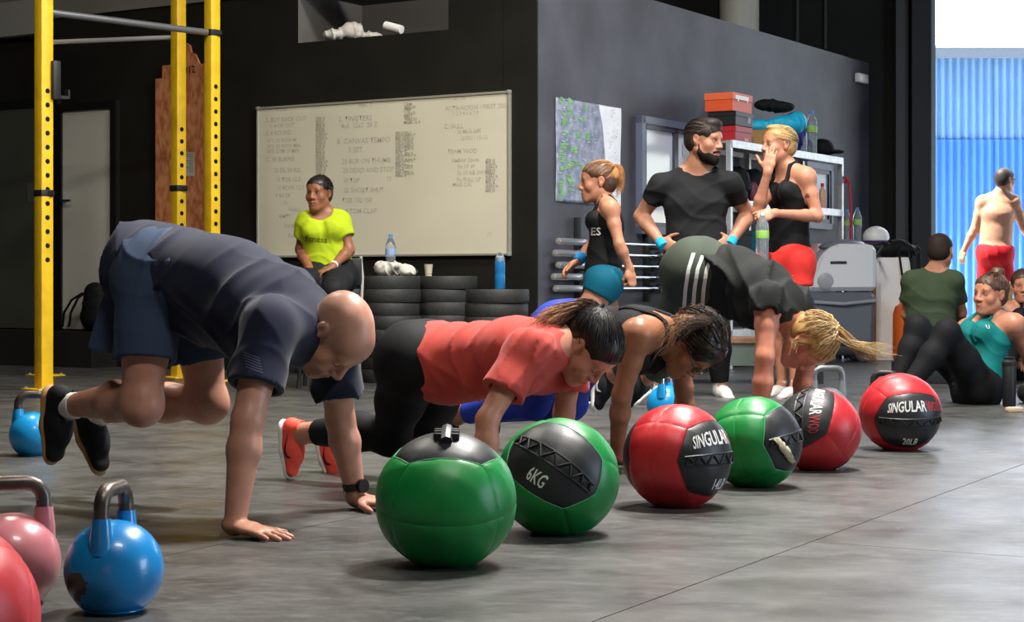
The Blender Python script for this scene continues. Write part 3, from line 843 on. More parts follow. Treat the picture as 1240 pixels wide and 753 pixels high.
# ================================================================== YELLOW RACK
def G2(px, d): return A((px - CX) * d / F, d, 0)
L1, R2, R1 = G2(53, 12.3), G2(257, 13.35), G2(216, 13.9)
L2 = G2(55, 14.2)
ang = math.atan2((R2 - L1)[1], (R2 - L1)[0])
rack = thing('power_rack', 'tall yellow steel pull-up rack standing at the left', 'rack', L1)
rr = Matrix.Rotation(ang, 3, 'Z')
def post(p, size, ztop, zh0, zh1, step):
    q = p - L1
    o = MB().box((q[0], q[1], ztop / 2), (size, size, ztop), rr, bev=.006).build('post', M_yellow, rack)
    xx, yy = A(math.cos(ang), math.sin(ang), 0), A(math.sin(ang), -math.cos(ang), 0)
    mb = MB(); z = zh0
    while z < zh1:
        for nd, sd in ((yy, 0), (xx, 0)):
            c = q + nd * (size / 2) + A(0, 0, z)
            mb.tube([c - nd * .003, c + nd * .0012], .0175, 10)
        z += step
    mb.build('hole_row', M_seam, o)['kind'] = 'stuff'
    tx = thing_rot = rr
    MB().box((q[0], q[1], .006), (.22, .22, .012), rr, bev=.003).build('base_plate', M_yellow, rack)
    for sx in (-1, 1):
        for sy in (-1, 1):
            c = rr @ Vector((sx * .085, sy * .085, 0))
            MB().lathe([(.013, .012), (.013, .022), (0, .024)], 6, c=(q[0] + c.x, q[1] + c.y, 0)).build('anchor_bolt', M_galv, rack)
    return o
post(L1, .092, 3.4, .88, 2.1, .095); post(R2, .085, 3.4, .7, 2.25, .0915); post(R1, .085, 3.4, .8, 1.95, .0915); post(L2, .085, 3.4, .8, 1.95, .0915)
zA = H + (HY - 14) * 12.3 / F
MB().tube([A(0, 0, zA), R2 - L1 + A(0, 0, zA)], .024, 16).build('pull_up_bar', mat('dark_bar_steel', '#8b8c8e', .35, metal=.7), rack)
zB = H + (HY - 45) * 13.9 / F
MB().tube([L2 - L1 + A(0, 0, zB), R1 - L1 + A(0, 0, zB)], .018, 14).build('pull_up_bar', mat('bright_bar_steel', '#d6d7d8', .35, metal=.6), rack)
jq = A(math.cos(ang), math.sin(ang), 0) * .055 + A(math.sin(ang), -math.cos(ang), 0) * .03
for (p, py, d, hgt) in ((L1 * 0, 97, 12.3, .26),):
    zj = H + (HY - py) * d / F
    MB().box(tuple(jq + A(0, 0, zj)), (.06, .10, hgt), rr, bev=.006).box(tuple(jq + A(math.cos(ang), math.sin(ang), 0) * .05 + A(0, 0, zj - hgt / 2 + .02)), (.12, .05, .02), rr).box(tuple(jq + A(math.cos(ang), math.sin(ang), 0) * .11 + A(0, 0, zj - hgt / 2 + .045)), (.012, .05, .06), rr).build('bar_hook', mat('worn_black_steel', '#20201f', .5), rack)
for p, py, d in ((R1 - L1, 228, 13.9), (R2 - L1, 40, 13.35), (L1 * 0, 234, 12.3)):
    zj = H + (HY - py) * d / F
    MB().box(tuple(p + A(0, 0, zj)), (.098, .098, .045), rr, bev=.004).box(tuple(p + A(.05, -.02, zj)), (.05, .03, .03)).build('collar_clamp', M_blackm, rack)

# ================================================================== SHELF AND WHAT IS ON IT
SN = 0.46
sf, _ = wr(1018, 183, SN); sn, _ = wr(870, 176, SN)
sn = max(sn, 2.40); Lq = sf - sn; ZS = 1.93
sh = thing('storage_shelf', 'galvanised steel storage shelf along the grey wall', 'shelf', RW(sn, 0, SN), ROTR)
for x in (0, Lq / 2, Lq):
    for y in (0, .40):
        MB().box((x, y, (ZS - .002) / 2), (.045, .045, ZS - .002), bev=.003).build('shelf_post', M_galv, sh, smooth=False)
for z in (ZS - .03, 1.40, .85, .3):
    for y in (-.02, .42):
        MB().box((Lq / 2, y, z), (Lq, .02, .065), bev=.003).build('shelf_beam', M_galv if z != 1.40 else M_galv, sh, smooth=False)
    MB().box((Lq / 2, .2, z + .02), (Lq - .05, .40, .018)).build('shelf_board', mat('shelf_board_grey', '#8f8f8d', .6), sh, smooth=False)
for x in (0.0, Lq):
    MB().tube([A(x, .0, .4), A(x, .40, 1.3)], .008, 8).build('brace', M_galv, sh)
def on_shelf(px, back, zs): # place by column of the picture on the shelf
    s, _ = wr(px, 200, SN - back); return RW(s, zs, SN - back)
ZTOP = ZS + .0
def carton(name, label, loc, size, body, lid=None, lidh=.1, rz=ROTR, cat='box', group='boxes on the shelf'):
    t = thing(name, label, cat, loc, rz, group)
    w, d, h_ = size
    MB().box((0, 0, h_ / 2), (w, d, h_), bev=.003).build('box_body', body, t, smooth=False)
    if lid is not None:
        MB().box((0, 0, h_ - lidh / 2 + .003), (w + .012, d + .012, lidh), bev=.003).build('box_lid', lid, t, smooth=False)
    else:
        MB().box((0, 0, h_ + .001), (w, .05, .002)).build('tape_strip', mat('tan_tape', '#9b7b4c', .4), t, smooth=False)
    return t
M_or = mat('orange_card', '#d9552b', .5); M_orl = mat('orange_lid_card', '#e0693f', .5)
M_rd = mat('red_card', '#a81f26', .5); M_bkc = mat('black_card', '#17181a', .5); M_card = mat('brown_card', '#a98657', .7, nscale=6, namt=.08)
zt0 = ZS + .0
c = on_shelf(885, .16, zt0)
b1 = carton('shoe_box', 'red shoe box at the bottom of the stack on the shelf top', c, (.34, .24, .14), M_rd, M_rd, .05)
b2 = carton('shoe_box', 'black shoe box in the middle of the stack on the shelf top', c + A(.0, -.01, .146), (.36, .25, .115), M_bkc, M_bkc, .04)
v, f = text_mesh('///', .07, .01); link_mesh('logo', np_mesh('logo', [(p[0] + .09, -.1325, p[1] + .055) for p in v], f, False), M_white, b2)
v, f = text_mesh('BOX', .035, .004); link_mesh('logo', np_mesh('logo', [(p[0] + .05, -.1265, p[1] + .03) for p in v], f, False), M_white, b1)
b3 = carton('shoe_box', 'orange shoe box with a torn white label, top of the stack', c + A(-.02, .0, .267), (.40, .26, .155), M_or, M_orl, .06)
MB().box((-.02, -.1375, .12), (.27, .003, .035)).box((-.1, -.1375, .095), (.02, .003, .02)).box((.09, -.1375, .095), (.015, .003, .02)).build('torn_label', M_white, b3, smooth=False)
c = on_shelf(926, .13, zt0)
carton('cardboard_box', 'brown cardboard box beside the shoe box stack', c, (.46, .26, .15), M_card)
def bag(label, c, parts, m, folds, cat='bag', name='gym_bag', h=.01, group=None):
    ops = [E_(A(c) + A(q[:3]), q[3:6], k=.03) for q in parts]
    v, f = sculpt(ops, h, folds); base = A(c[0], c[1], c[2]); dz = v[:, 2].min() - base[2]; v[:, 2] -= dz
    t = thing(name, label, cat, base, 0, group)
    link_mesh('bag_body', np_mesh('bag_body', v - base, f), m, t)
    return t
FO = [((1, .2, .4), .009, .07, 0), ((.2, 1, .8), .007, .05, 1.3)]
c = on_shelf(938, .14, zt0 + .153)
bag('bright cyan nylon bag lying on the cardboard box', c, [(-.14, 0, .06, .14, .1, .06), (.1, 0, .08, .17, .1, .08), (.2, .02, .1, .1, .08, .1)], mat('cyan_nylon', '#1fb0d8', .5), FO)
c = on_shelf(938, .13, zt0 + .335)
bag('black cap and jacket heaped on the cyan bag', c, [(-.06, 0, .06, .13, .09, .055), (.06, 0, .04, .12, .1, .05)], mat('black_fleece', '#16171a', .8), FO, 'clothes', 'jacket')
c = on_shelf(962, .17, zt0)
bag('dark blue and purple bag standing upright on the shelf top', c, [(0, 0, .16, .09, .1, .17), (.04, 0, .24, .06, .08, .13)], mat('indigo_nylon', '#2a2f86', .6), FO)
water_bottle(on_shelf(983, .05, zt0), 'clear water bottle standing on the shelf top', 1.25)
c = on_shelf(995, .12, zt0)
bag('black cap lying at the far end of the shelf top', c, [(0, 0, .06, .12, .11, .09), (.12, -.06, .02, .09, .08, .02)], M_nyl, None, 'cap', 'cap')
# middle shelf
zt1 = 1.43
t = thing('spray_bottle', 'tan bottle with a red cap on the middle shelf', 'bottle', on_shelf(996, .06, zt1))
MB().lathe([(0, 0), (.035, 0), (.038, .01), (.038, .16), (.015, .2), (.015, .215)], 20).build('bottle_body', mat('tan_plastic', '#c79d83', .4), t)
MB().lathe([(.018, .213), (.018, .245), (0, .247)], 14).build('cap', mat('red_cap', '#c23a34', .4), t)
for px, lb, m in ((884, 'black duffel bag on the middle shelf behind the bearded man', M_nyl), (905, 'black holdall on the middle shelf beside the short-haired woman', mat('black_canvas', '#1b1b1e', .8))):
    bag(lb, on_shelf(px, .2, zt1), [(0, 0, .13, .19, .14, .13), (.05, 0, .22, .12, .1, .09)], m, FO)
bag('dark bag with a pink trim on the middle shelf', on_shelf(912, .05, zt1), [(0, 0, .08, .05, .05, .09)], mat('plum_nylon', '#5c2740', .6), None)
for px, lb, m in ((880, 'black crate on the third shelf behind the bearded man', M_nyl), (905, 'teal crate on the third shelf', mat('teal_plastic', '#155a6b', .5)), (952, 'black crate on the third shelf beside the red kit', M_blackm)):
    carton('storage_crate', lb, on_shelf(px, .2, .88), (.34, .32, .3), m, m, .04, cat='crate', group='crates on the third shelf')
carton('first_aid_box', 'red plastic case with white front on the third shelf', on_shelf(988, .16, .88), (.22, .12, .22), mat('red_plastic', '#a82a33', .4), mat('pink_white_plastic', '#cfa9ad', .4), .12, cat='case', group=None)
t = thing('red_strap', 'red rope hanging from the end of the shelf', 'rope', RW(sf + .03, .9, SN + .03))
MB().tube([A(0, 0, .85), A(.04, -.01, .78), A(.055, -.02, .5), A(.05, -.02, .2), A(.03, 0, 0)], .012, 8).build('rope', mat('red_rope', '#a3303a', .7), t)
MB().tube([A(-.05, 0, .86), A(0, -.02, .84), A(.05, 0, .80), A(0, .02, .80)], .014, 8, closed=True).build('knot', mat('red_rope', '#a3303a', .7), t)

# table with bottles behind the scrubber
tp = P(1040, 345, 17.95); tb = thing('side_table', 'low black table behind the floor scrubber carrying bottles', 'table', (tp[0], tp[1], 0))
ztb = H + (HY - 293) * 17.75 / F
MB().box((0, 0, ztb - .02), (.40, .42, .04), bev=.004).build('table_top', M_blackm, tb)
for sx in (-1, 1):
    for sy in (-1, 1): MB().box((sx * .17, sy * .17, (ztb - .04) / 2), (.04, .04, ztb - .04)).build('leg', M_blackm, tb, smooth=False)
water_bottle((tp[0] - .13, tp[1] - .06, ztb), 'left one of two water bottles behind the floor scrubber', 1.0)
water_bottle((tp[0] - .03, tp[1] - .08, ztb), 'right one of two water bottles behind the floor scrubber', 1.05)

# ---- floor scrubber
q = P(1014, 345, 16.9); sc_ = thing('floor_scrubber', 'grey walk-behind floor scrubber machine in front of the shelf', 'machine', (q[0], q[1], 0))
M_sg = mat('pale_grey_plastic', '#c9ccd0', .35); M_sd = mat('dark_grey_plastic', '#565b64', .4)
def zpy(py, d): return H - (py - HY) * d / F
zt_, zm_ = zpy(296, 16.9), zpy(352, 16.9)
MB().prism([(-.33, zm_), (.31, zm_), (.31, zt_ - .02), (.22, zt_), (-.06, zt_), (-.2, zt_ - .1)], -.28, .28, Mx).build('upper_tank', M_sg, sc_, smooth=False).modifiers.new('bev', 'BEVEL').width = .035
MB().prism([(-.32, .16), (.29, .16), (.31, zm_ - .012), (-.33, zm_ - .012), (-.34, .4)], -.27, .27, Mx).build('lower_tank', M_sd, sc_, smooth=False).modifiers.new('bev', 'BEVEL').width = .04
v, f = sculpt([E_(A(.06, 0, zt_ - .005), (.2, .2, .055)), T_(A(-.1, -.0, zt_ - .02), A(.16, 0, zt_), (.12, .03), (.12, .03), w=A(0, 1, 0))], .012)
link_mesh('tank_lid', np_mesh('tank_lid', v, f), mat('lid_grey_plastic', '#6b7078', .35), sc_)
MB().box((-.04, -.285, zt_ - .17), (.15, .02, .022), bev=.006).build('grip_slot', M_blackm, sc_)
MB().lathe([(.0, -.288), (.06, -.288), (.075, -.28)], 24, c=(-.16, 0, zm_ + .09), axis='Y').build('side_recess', mat('recess_grey', '#8e9298', .4), sc_)
MB().tube([A(-.33, -.275, zm_ - .1), A(0, -.3, zm_ - .12), A(.3, -.29, zm_ - .09)], .018, 10).build('hose', mat('hose_grey', '#7d8288', .5), sc_)
for sx in (-.18, .2):
    for sy in (-.2, .2): MB().lathe([(0, -.03), (.07, -.03), (.08, -.02), (.08, .02), (.07, .03), (0, .03)], 20, c=(sx, sy, .08), axis='Y').build('wheel', M_rubber, sc_)
MB().box((-.02, 0, .11), (.5, .44, .1), bev=.02).build('brush_deck', M_blackm, sc_)
MB().tube([A(.3, -.2, zt_ - .15), A(.38, -.2, zt_ - .02), A(.38, .2, zt_ - .02), A(.3, .2, zt_ - .15)], .014, 8).build('push_handle', M_blackm, sc_)
# ---- white cabinet and what lies on it
q = P(1077, 345, 17.3); zc = zpy(312, 17.3)
cb = thing('cabinet', 'white cabinet with a wooden edge beside the gate', 'cabinet', (q[0], q[1], 0))
MB().box((0, 0, zc / 2), (.33, .36, zc), bev=.004).build('cabinet_body', mat('cabinet_white', '#d8d5cf', .5), cb, smooth=False)
MB().box((-.18, -.17, zc / 2), (.035, .035, zc)).build('wood_edge', mat('pine_edge', '#b07b45', .6), cb, smooth=False)
MB().box((.015, -.186, zc / 2), (.28, .012, zc - .06), bev=.003).build('cabinet_door', mat('cabinet_white2', '#dedbd5', .5), cb, smooth=False)
MB().box((.12, -.196, zc * .6), (.015, .015, .1), bev=.004).build('door_pull', M_galv, cb)
hp = bag('black shoulder bag slumped on the white cabinet', A(q[0] + .06, q[1], zc), [(-.07, 0, .07, .14, .13, .075), (.1, 0, .06, .13, .12, .06), (.02, 0, .12, .1, .1, .05)], M_nyl, FO)
for k in range(2):
    MB().tube([A(.0 + .09 * k, -.13, .06), A(.0 + .1 * k, -.21, -.05), A(.03 + .08 * k, -.215, -.26 + .1 * k), A(.11 + .05 * k, -.215, -.32 + .1 * k), A(.16 + .03 * k, -.215, -.2), A(.17 + .02 * k, -.17, .04)], .011, 8).build('bag_strap', M_nyl, hp)
q2 = P(1049, 345, 17.0)
hl = thing('helmet', 'white rounded helmet beside the water bottles', 'helmet', (tp[0] + .16, 17.9, ztb))
v, f = sculpt([E_(A(0, 0, .05), (.13, .12, .11)), E_(A(.0, -.02, -.04), (.10, .10, .08), sub=True)], .01, clip=[(A(0, 0, .0), A(0, 0, -1))])
link_mesh('helmet_shell', np_mesh('helmet_shell', v, f), M_white, hl)
MB().tube([A(-.128, -.01, .012), A(-.09, -.085, .012), A(0, -.118, .012), A(.09, -.085, .012), A(.128, -.01, .012)], .008, 8).build('helmet_rim', mat('purple_rim', '#6a3f86', .5), hl)
q = P(1098, 345, 17.0)
gs = thing('gas_cylinder', 'orange gas cylinder on the floor before the cabinet', 'cylinder', (q[0] - .03, 16.8, 0))
zg = zpy(362, 16.85)
MB().lathe([(.0, 0), (.12, 0), (.13, .02), (.14, .06), (.14, zg - .14), (.12, zg - .07), (.06, zg - .03), (.03, zg - .02), (.03, zg + .02), (0, zg + .02)], 28).build('cylinder_body', mat('orange_enamel', '#c85a1e', .4), gs)
MB().tube([A(-.07, 0, zg - .04), A(-.07, 0, zg + .05), A(.07, 0, zg + .05), A(.07, 0, zg - .04)], .010, 8).build('guard_ring', mat('orange_enamel', '#c85a1e', .4), gs)
# low bench behind the blonde woman
q = P(905, 345, 13.2); zb_ = zpy(408, 13.2)
bn = thing('low_bench', 'low green step bench with a wooden top behind the blonde woman', 'bench', (q[0], q[1], 0))
MB().box((0, 0, zb_ - .02), (1.1, .4, .04), bev=.004).build('bench_top', mat('worn_pine', '#8a6547', .6, nscale=12, namt=.2, stretch=(1, 8, 1)), bn, smooth=False)
MB().box((0, -.17, zb_ - .12), (1.06, .03, .16)).build('bench_front', mat('green_grey_paint', '#5f6b61', .5), bn, smooth=False)
for sx in (-.5, .5): MB().box((sx, 0, (zb_ - .04) / 2), (.05, .34, zb_ - .04)).build('leg', M_blackm, bn, smooth=False)
# ================================================================== MEDICINE BALLS
def leather(name, col, rough=.42):
    return mat(name, col, rough, nscale=5, namt=.10, bscale=220, bstr=.18, bdist=.001)
M_green = leather('green_vinyl', '#0b7a35'); M_redv = leather('red_vinyl', '#b3262c'); M_blkv = leather('black_vinyl', '#232528', .45)
M_lace = mat('black_lace', '#0c0c0d', .6); M_txt = mat('white_print_ink', '#d8d8d4', .6); M_txtr = mat('red_print_ink', '#a8262c', .6)
M_pipe_g = mat('pale_seam_thread', '#5aa572', .7); M_pipe_r = mat('dark_seam_thread', '#7a1a20', .7)
def med_ball(label, px, py_bottom, rad, col_mat, thread, pdir, updir, texts, w=.80, hgt=.60, squash=.97, d=None, lace=True, extra=None, buckle=False):
    "pdir: where the black patch points; updir: up of its lettering"
    d = d or H * F / (py_bottom - HY)
    c = A((px - CX) * d / F, d, 0)
    ball = thing('medicine_ball', label, 'medicine ball', c, 0, 'medicine balls on the floor')
    Pd = nz(A(pdir)); U = nz(A(updir) - Pd * np.dot(A(updir), Pd)); Rr = np.cross(U, -Pd)   # Rr: reading direction seen from outside
    Rr = np.cross(U, Pd)
    bm = bmesh.new(); bmesh.ops.create_icosphere(bm, subdivisions=5, radius=1.0)
    planes = []
    tx, ty = math.tan(w), math.tan(hgt)
    hexp = [(tx, 0), (tx * .62, ty), (-tx * .62, ty), (-tx, 0), (-tx * .62, -ty), (tx * .62, -ty)]
    for i in range(6):
        a_, b_ = hexp[i], hexp[(i + 1) % 6]
        va = Pd + Rr * a_[0] + U * a_[1]; vb = Pd + Rr * b_[0] + U * b_[1]
        planes.append(nz(np.cross(va, vb)))
    for i in range(6):
        if np.dot(planes[i], Pd) < 0: planes[i] = -planes[i]
    seams = [Pd, nz(np.cross(Pd, Rr * hexp[1][0] + U * hexp[1][1])), nz(np.cross(Pd, Rr * hexp[2][0] + U * hexp[2][1]))]
    for n_ in planes + seams:
        bmesh.ops.bisect_plane(bm, geom=list(bm.verts) + list(bm.edges) + list(bm.faces), dist=1e-5, plane_co=(0, 0, 0), plane_no=tuple(n_))
    bmesh.ops.triangulate(bm, faces=bm.faces)
    V = np.array([tuple(v.co) for v in bm.verts]); V /= np.linalg.norm(V, axis=1)[:, None]
    bm.verts.index_update(); Fc = np.array([[v.index for v in f.verts] for f in bm.faces]); bm.free()
    cen = V[Fc].mean(1)
    def pid(D, eps=0):
        hp = np.stack([D @ n_ for n_ in planes], 1)
        front = np.all(hp > eps, 1)
        hb = np.stack([-D @ n_ for n_ in planes], 1); back = np.all(hb > eps, 1) & (not buckle)
        g = (D @ Pd > 0) * 1 + 2 * (D @ seams[1] > 0) + 4 * (D @ seams[2] > 0)
        return np.where(front, 100, np.where(back, 101, g))
    ids = pid(cen)
    # groove depth: distance to the nearest border between different panels
    prox = np.full(len(V), 9.0)
    hp = np.abs(np.stack([V @ n_ for n_ in planes], 1)); sg = np.stack([V @ n_ for n_ in planes], 1)
    fdist = np.min(sg, 1); bdist = np.min(-sg, 1)
    edge = np.minimum(np.abs(fdist), np.abs(bdist)); prox = np.minimum(prox, edge)
    outside = (fdist < 0) & (bdist < 0)
    for n_ in seams: prox = np.where(outside, np.minimum(prox, np.abs(V @ n_)), prox)
    R = 1 - .010 * np.exp(-(prox / .020) ** 2) + .010 * np.clip(prox / .3, 0, 1)
    R += .004 * np.sin(V @ A(7, 3, 2) * 2 + px) * np.sin(V @ A(-2, 6, 4) * 2)
    def shape(D, R):
        q = D * R[:, None] * rad
        q[:, 2] *= squash
        lo = -rad * squash * .93
        q[:, 2] = np.maximum(q[:, 2], lo)
        q[:, 2] -= lo
        return q
    Q = shape(V, R)
    zoff = rad * squash * .93
    for k in sorted(set(ids.tolist())):
        fm = Fc[ids == k]; u, inv = np.unique(fm, return_inverse=True)
        me = np_mesh('panel', Q[u], inv.reshape(-1, 3))
        blk = k >= 100
        o = link_mesh('black_patch' if blk else 'panel', me, M_blkv if blk else col_mat, ball)
    def onball(x, y, lift):
        D = nz(Pd + Rr * x + U * y)
        return shape(D[None], np.array([1.0 + .008 + lift]))[0]
    # stitched seam threads along the patch border
    loop = []
    for i in range(6):
        a_, b_ = A(hexp[i]), A(hexp[(i + 1) % 6])
        for t in np.linspace(0, 1, 8, endpoint=False): loop.append(onball(*(a_ + (b_ - a_) * t), -.016))
    MB().tube(loop, .0016, 6, closed=True).build('seam_thread', thread, ball)
    if lace:
        pts = []; n = 15
        for i in range(n):
            x = (-.72 + 1.44 * i / (n - 1)) * tx
            pts.append(onball(x, (.10 if i % 2 else -.10) * 1.0, .012)); pts.append(onball(x + .03, (.10 if i % 2 else -.10) * .6, .02))
        MB().tube(pts, .0032, 6).build('lacing', M_lace, ball)
        for sgn in (-1, 1):
            MB().tube([onball(x, sgn * .11, .004) for x in np.linspace(-.74 * tx, .74 * tx, 14)], .004, 6).build('lace_edge', M_blkv, ball)
    for (s, x0, y0, size, m, bold) in texts:
        v, f = text_mesh(s, size, bold, 'LEFT')
        b2 = bmesh.new(); vs = [b2.verts.new((p[0], p[1], 0)) for p in v]
        for t in f:
            try: b2.faces.new([vs[i] for i in t])
            except ValueError: pass
        bmesh.ops.subdivide_edges(b2, edges=[e for e in b2.edges if e.calc_length() > .06], cuts=2)
        for vv in b2.verts: vv.co = Vector(onball(x0 + vv.co.x * .60, y0 + vv.co.y * 1.15, .008))
        me = bpy.data.meshes.new('printed_text'); b2.to_mesh(me); b2.free()
        link_mesh('printed_text', me, m, ball)
    if extra: extra(ball, onball)
    if buckle:
        for dy in (-.10, .0, .10):
            MB().box(tuple(onball(0, dy, .02)), (.065, .02, .02), bev=.004).build('buckle_bar', M_lace, ball)
        MB().tube([onball(0, y, .03) for y in np.linspace(-.26, .28, 8)], .016, 8).build('strap', M_blkv, ball)
        MB().tube([onball(.055 * math.cos(a), .07 * math.sin(a), .045) for a in np.linspace(0, 6.28, 14, endpoint=False)], .005, 6, closed=True).build('buckle_ring', M_lace, ball)
    return ball
SW = lambda x, y, s: [('SINGULAR', x, y, s, M_txt, .016), ('WOD', x + .60 * np.ptp(text_mesh('SINGULAR', s, .016, 'LEFT')[0][:, 0]) + .02, y, s, M_txtr, .016)]
med_ball('green medicine ball with a grey buckled patch on top, nearest of the row', 540, 683, .179, M_green, M_pipe_g, (.02, -.26, 1), (0, 1, .26), [], w=.84, hgt=.55, lace=False, buckle=True)
med_ball('green medicine ball with 6KG in white on its black patch', 676, 645, .175, M_green, M_pipe_g, (-.12, -.86, .42), (.55, .15, .75), [('6KG', -.20, -.46, .34, M_txt, .014)], w=.98, hgt=.70)
med_ball('red medicine ball marked 14LB between two green ones', 820, 612, .174, M_redv, M_pipe_r, (.86, -.62, .02), (-.15, .12, 1), SW(-.90, .44, .42) + [('14LB', -.26, -.56, .36, M_txt, .014)], w=1.04, hgt=.80)
def tear(ball, onball):
    poly = [(-1.02, .12), (-.82, .10), (-.60, -.12), (-.42, -.34), (-.22, -.56), (-.36, -.60), (-.62, -.44), (-.86, -.14)]
    cx_, cy_ = np.mean(poly, 0)
    V = [onball(cx_, cy_, .05)]; n = 42; Fc = []
    for k in range(n):
        t = k / n * len(poly); i = int(t); a_, b_ = A(poly[i]), A(poly[(i + 1) % len(poly)])
        p = a_ + (b_ - a_) * (t - i); p = p + A(random.uniform(-.02, .02), random.uniform(-.02, .02))
        V.append(onball(p[0], p[1], .018 + random.uniform(0, .02)))
    for k in range(n): Fc.append((0, 1 + k, 1 + (k + 1) % n))
    o = link_mesh('torn_stuffing', np_mesh('torn_stuffing', V, Fc), mat('cream_stuffing', '#b3aa90', .9, bscale=60, bstr=.8), ball)
    o.modifiers.new('thick', 'SOLIDIFY').thickness = .006
med_ball('green medicine ball with torn black patch showing pale stuffing', 913, 588, .168, M_green, M_pipe_g, (.88, -.48, .18), (-.30, .1, 1), [], w=1.02, hgt=.78, extra=tear)
med_ball('red medicine ball with sideways lettering on its left black patch', 990, 568, .166, M_redv, M_pipe_r, (-.50, -.56, .62), (.85, -.45, .1), SW(-.84, .42, .40), w=1.06, hgt=.80)
med_ball('red medicine ball marked 20LB in white, farthest of the row', 1090, 544, .175, M_redv, M_pipe_r, (.18, -.95, -.20), (0.02, -.2, 1), SW(-.88, .46, .42) + [('20LB', -.30, -.60, .36, M_txt, .014)], w=1.06, hgt=.80)
med_ball('red medicine ball cut off by the lower left corner', -84, 0, .175, M_redv, M_pipe_r, (-.6, .5, .6), (0, 0, 1), [], d=3.0)

# ================================================================== KETTLEBELLS
def chip_paint(name, col, spots, under='#4a2f28', rough=.3):
    m = mat(name, col, rough, nscale=9, namt=.08, bscale=50, bstr=.10, coat=.25)
    nt = m.node_tree; b = nt.nodes['Principled BSDF']; tc = nt.nodes.new('ShaderNodeTexCoord')
    src = b.inputs['Base Color'].links[0].from_socket
    nn = nt.nodes.new('ShaderNodeTexNoise'); nn.inputs['Scale'].default_value = 26; nt.links.new(tc.outputs['Object'], nn.inputs['Vector'])
    for (p, r) in spots:
        ds = nt.nodes.new('ShaderNodeVectorMath'); ds.operation = 'DISTANCE'; ds.inputs[1].default_value = p
        nt.links.new(tc.outputs['Object'], ds.inputs[0])
        ad = nt.nodes.new('ShaderNodeMath'); ad.operation = 'MULTIPLY_ADD'; ad.inputs[1].default_value = .05; nt.links.new(nn.outputs['Fac'], ad.inputs[0]); nt.links.new(ds.outputs['Value'], ad.inputs[2])
        lt = nt.nodes.new('ShaderNodeMath'); lt.operation = 'LESS_THAN'; lt.inputs[1].default_value = r + .025; nt.links.new(ad.outputs[0], lt.inputs[0])
        mx = nt.nodes.new('ShaderNodeMix'); mx.data_type = 'RGBA'; nt.links.new(lt.outputs[0], mx.inputs['Factor']); nt.links.new(src, mx.inputs['A']); mx.inputs['B'].default_value = hexc(under)
        src = mx.outputs['Result']
    nt.links.new(src, b.inputs['Base Color'])
    return m
M_worn = mat('worn_handle_steel', '#5b514c', .38, metal=.7, nscale=14, namt=.4, bscale=40, bstr=.3)
def kettlebell(label, loc, rotz, R, paint, handle=M_worn, hh=.28, hw=.075, collar=True, group='kettlebells on the floor'):
    t = thing('kettlebell', label, 'kettlebell', loc, rotz, group)
    pr = [(0, 0), (R * .55, 0), (R * .62, .006)]
    for a in np.linspace(-52, 80, 22): pr.append((R * math.cos(math.radians(a)), R * .86 + R * math.sin(math.radians(a))))
    pr.append((0, R * 1.86))
    MB().lathe(pr, 44).build('bell', paint, t)
    zt = R * 1.55; rt = .017
    path = [A(-hw, 0, zt), A(-hw, 0, hh - .055)]
    for a in np.linspace(180, 90, 6): path.append(A(-hw + .04 + .04 * math.cos(math.radians(a)), 0, hh - .057 + .04 * math.sin(math.radians(a))))
    for a in np.linspace(90, 0, 6): path.append(A(hw - .04 + .04 * math.cos(math.radians(a)), 0, hh - .057 + .04 * math.sin(math.radians(a))))
    path += [A(hw, 0, hh - .055), A(hw, 0, zt)]
    MB().tube(path, rt, 16).build('handle', handle, t)
    for s in (-1, 1):
        MB().lathe([(.026, R * 1.25), (.0255, R * 1.55), (.0225, R * 1.78), (.0200, R * 1.98), (.0185, hh - .085), (.0172, hh - .078)], 18, c=(s * hw, 0, 0)).build('handle_collar', paint, t)
    return t
kettlebell('large blue kettlebell with brown chipped paint in the foreground', G(138, 740), math.radians(82), .107, chip_paint('blue_enamel_chipped', '#1279b8', [((-.03, .095, .06), .05), ((-.09, .055, .07), .03), ((.045, -.093, .07), .012)]), hh=.285)
kettlebell('pink kettlebell cut by the left edge of the photo', G(14, 730), math.radians(20), .108, mat('pink_enamel', '#c0757c', .3, nscale=8, namt=.06, coat=.25), hh=.285, hw=.07)
kettlebell('small blue kettlebell by the black trainers at the left', G(40, 551), math.radians(15), .098, mat('blue_enamel', '#1583bd', .3, nscale=8, namt=.06, coat=.2), hh=.27, hw=.06)
kettlebell('blue kettlebell with a bright chrome handle behind the woman in glasses', P(806, 509, 9.5) * A(1, 1, 0), math.radians(70), .10, mat('blue_enamel', '#1583bd', .3), M_steel, hh=.275)
kettlebell('grey kettlebell standing behind the sideways lettered red ball', P(1003, 509, 9.3) * A(1, 1, 0), math.radians(8), .10, mat('grey_enamel', '#6a6e72', .35), mat('grey_handle', '#77777a', .35, metal=.6), hh=.30, hw=.075)
kettlebell('dark kettlebell whose handle rises behind the 20LB ball', P(1072, 509, 9.4) * A(1, 1, 0), math.radians(-15), .098, mat('black_enamel', '#232323', .4), mat('dark_brown_handle', '#2d2624', .45, metal=.3), hh=.272, hw=.06)
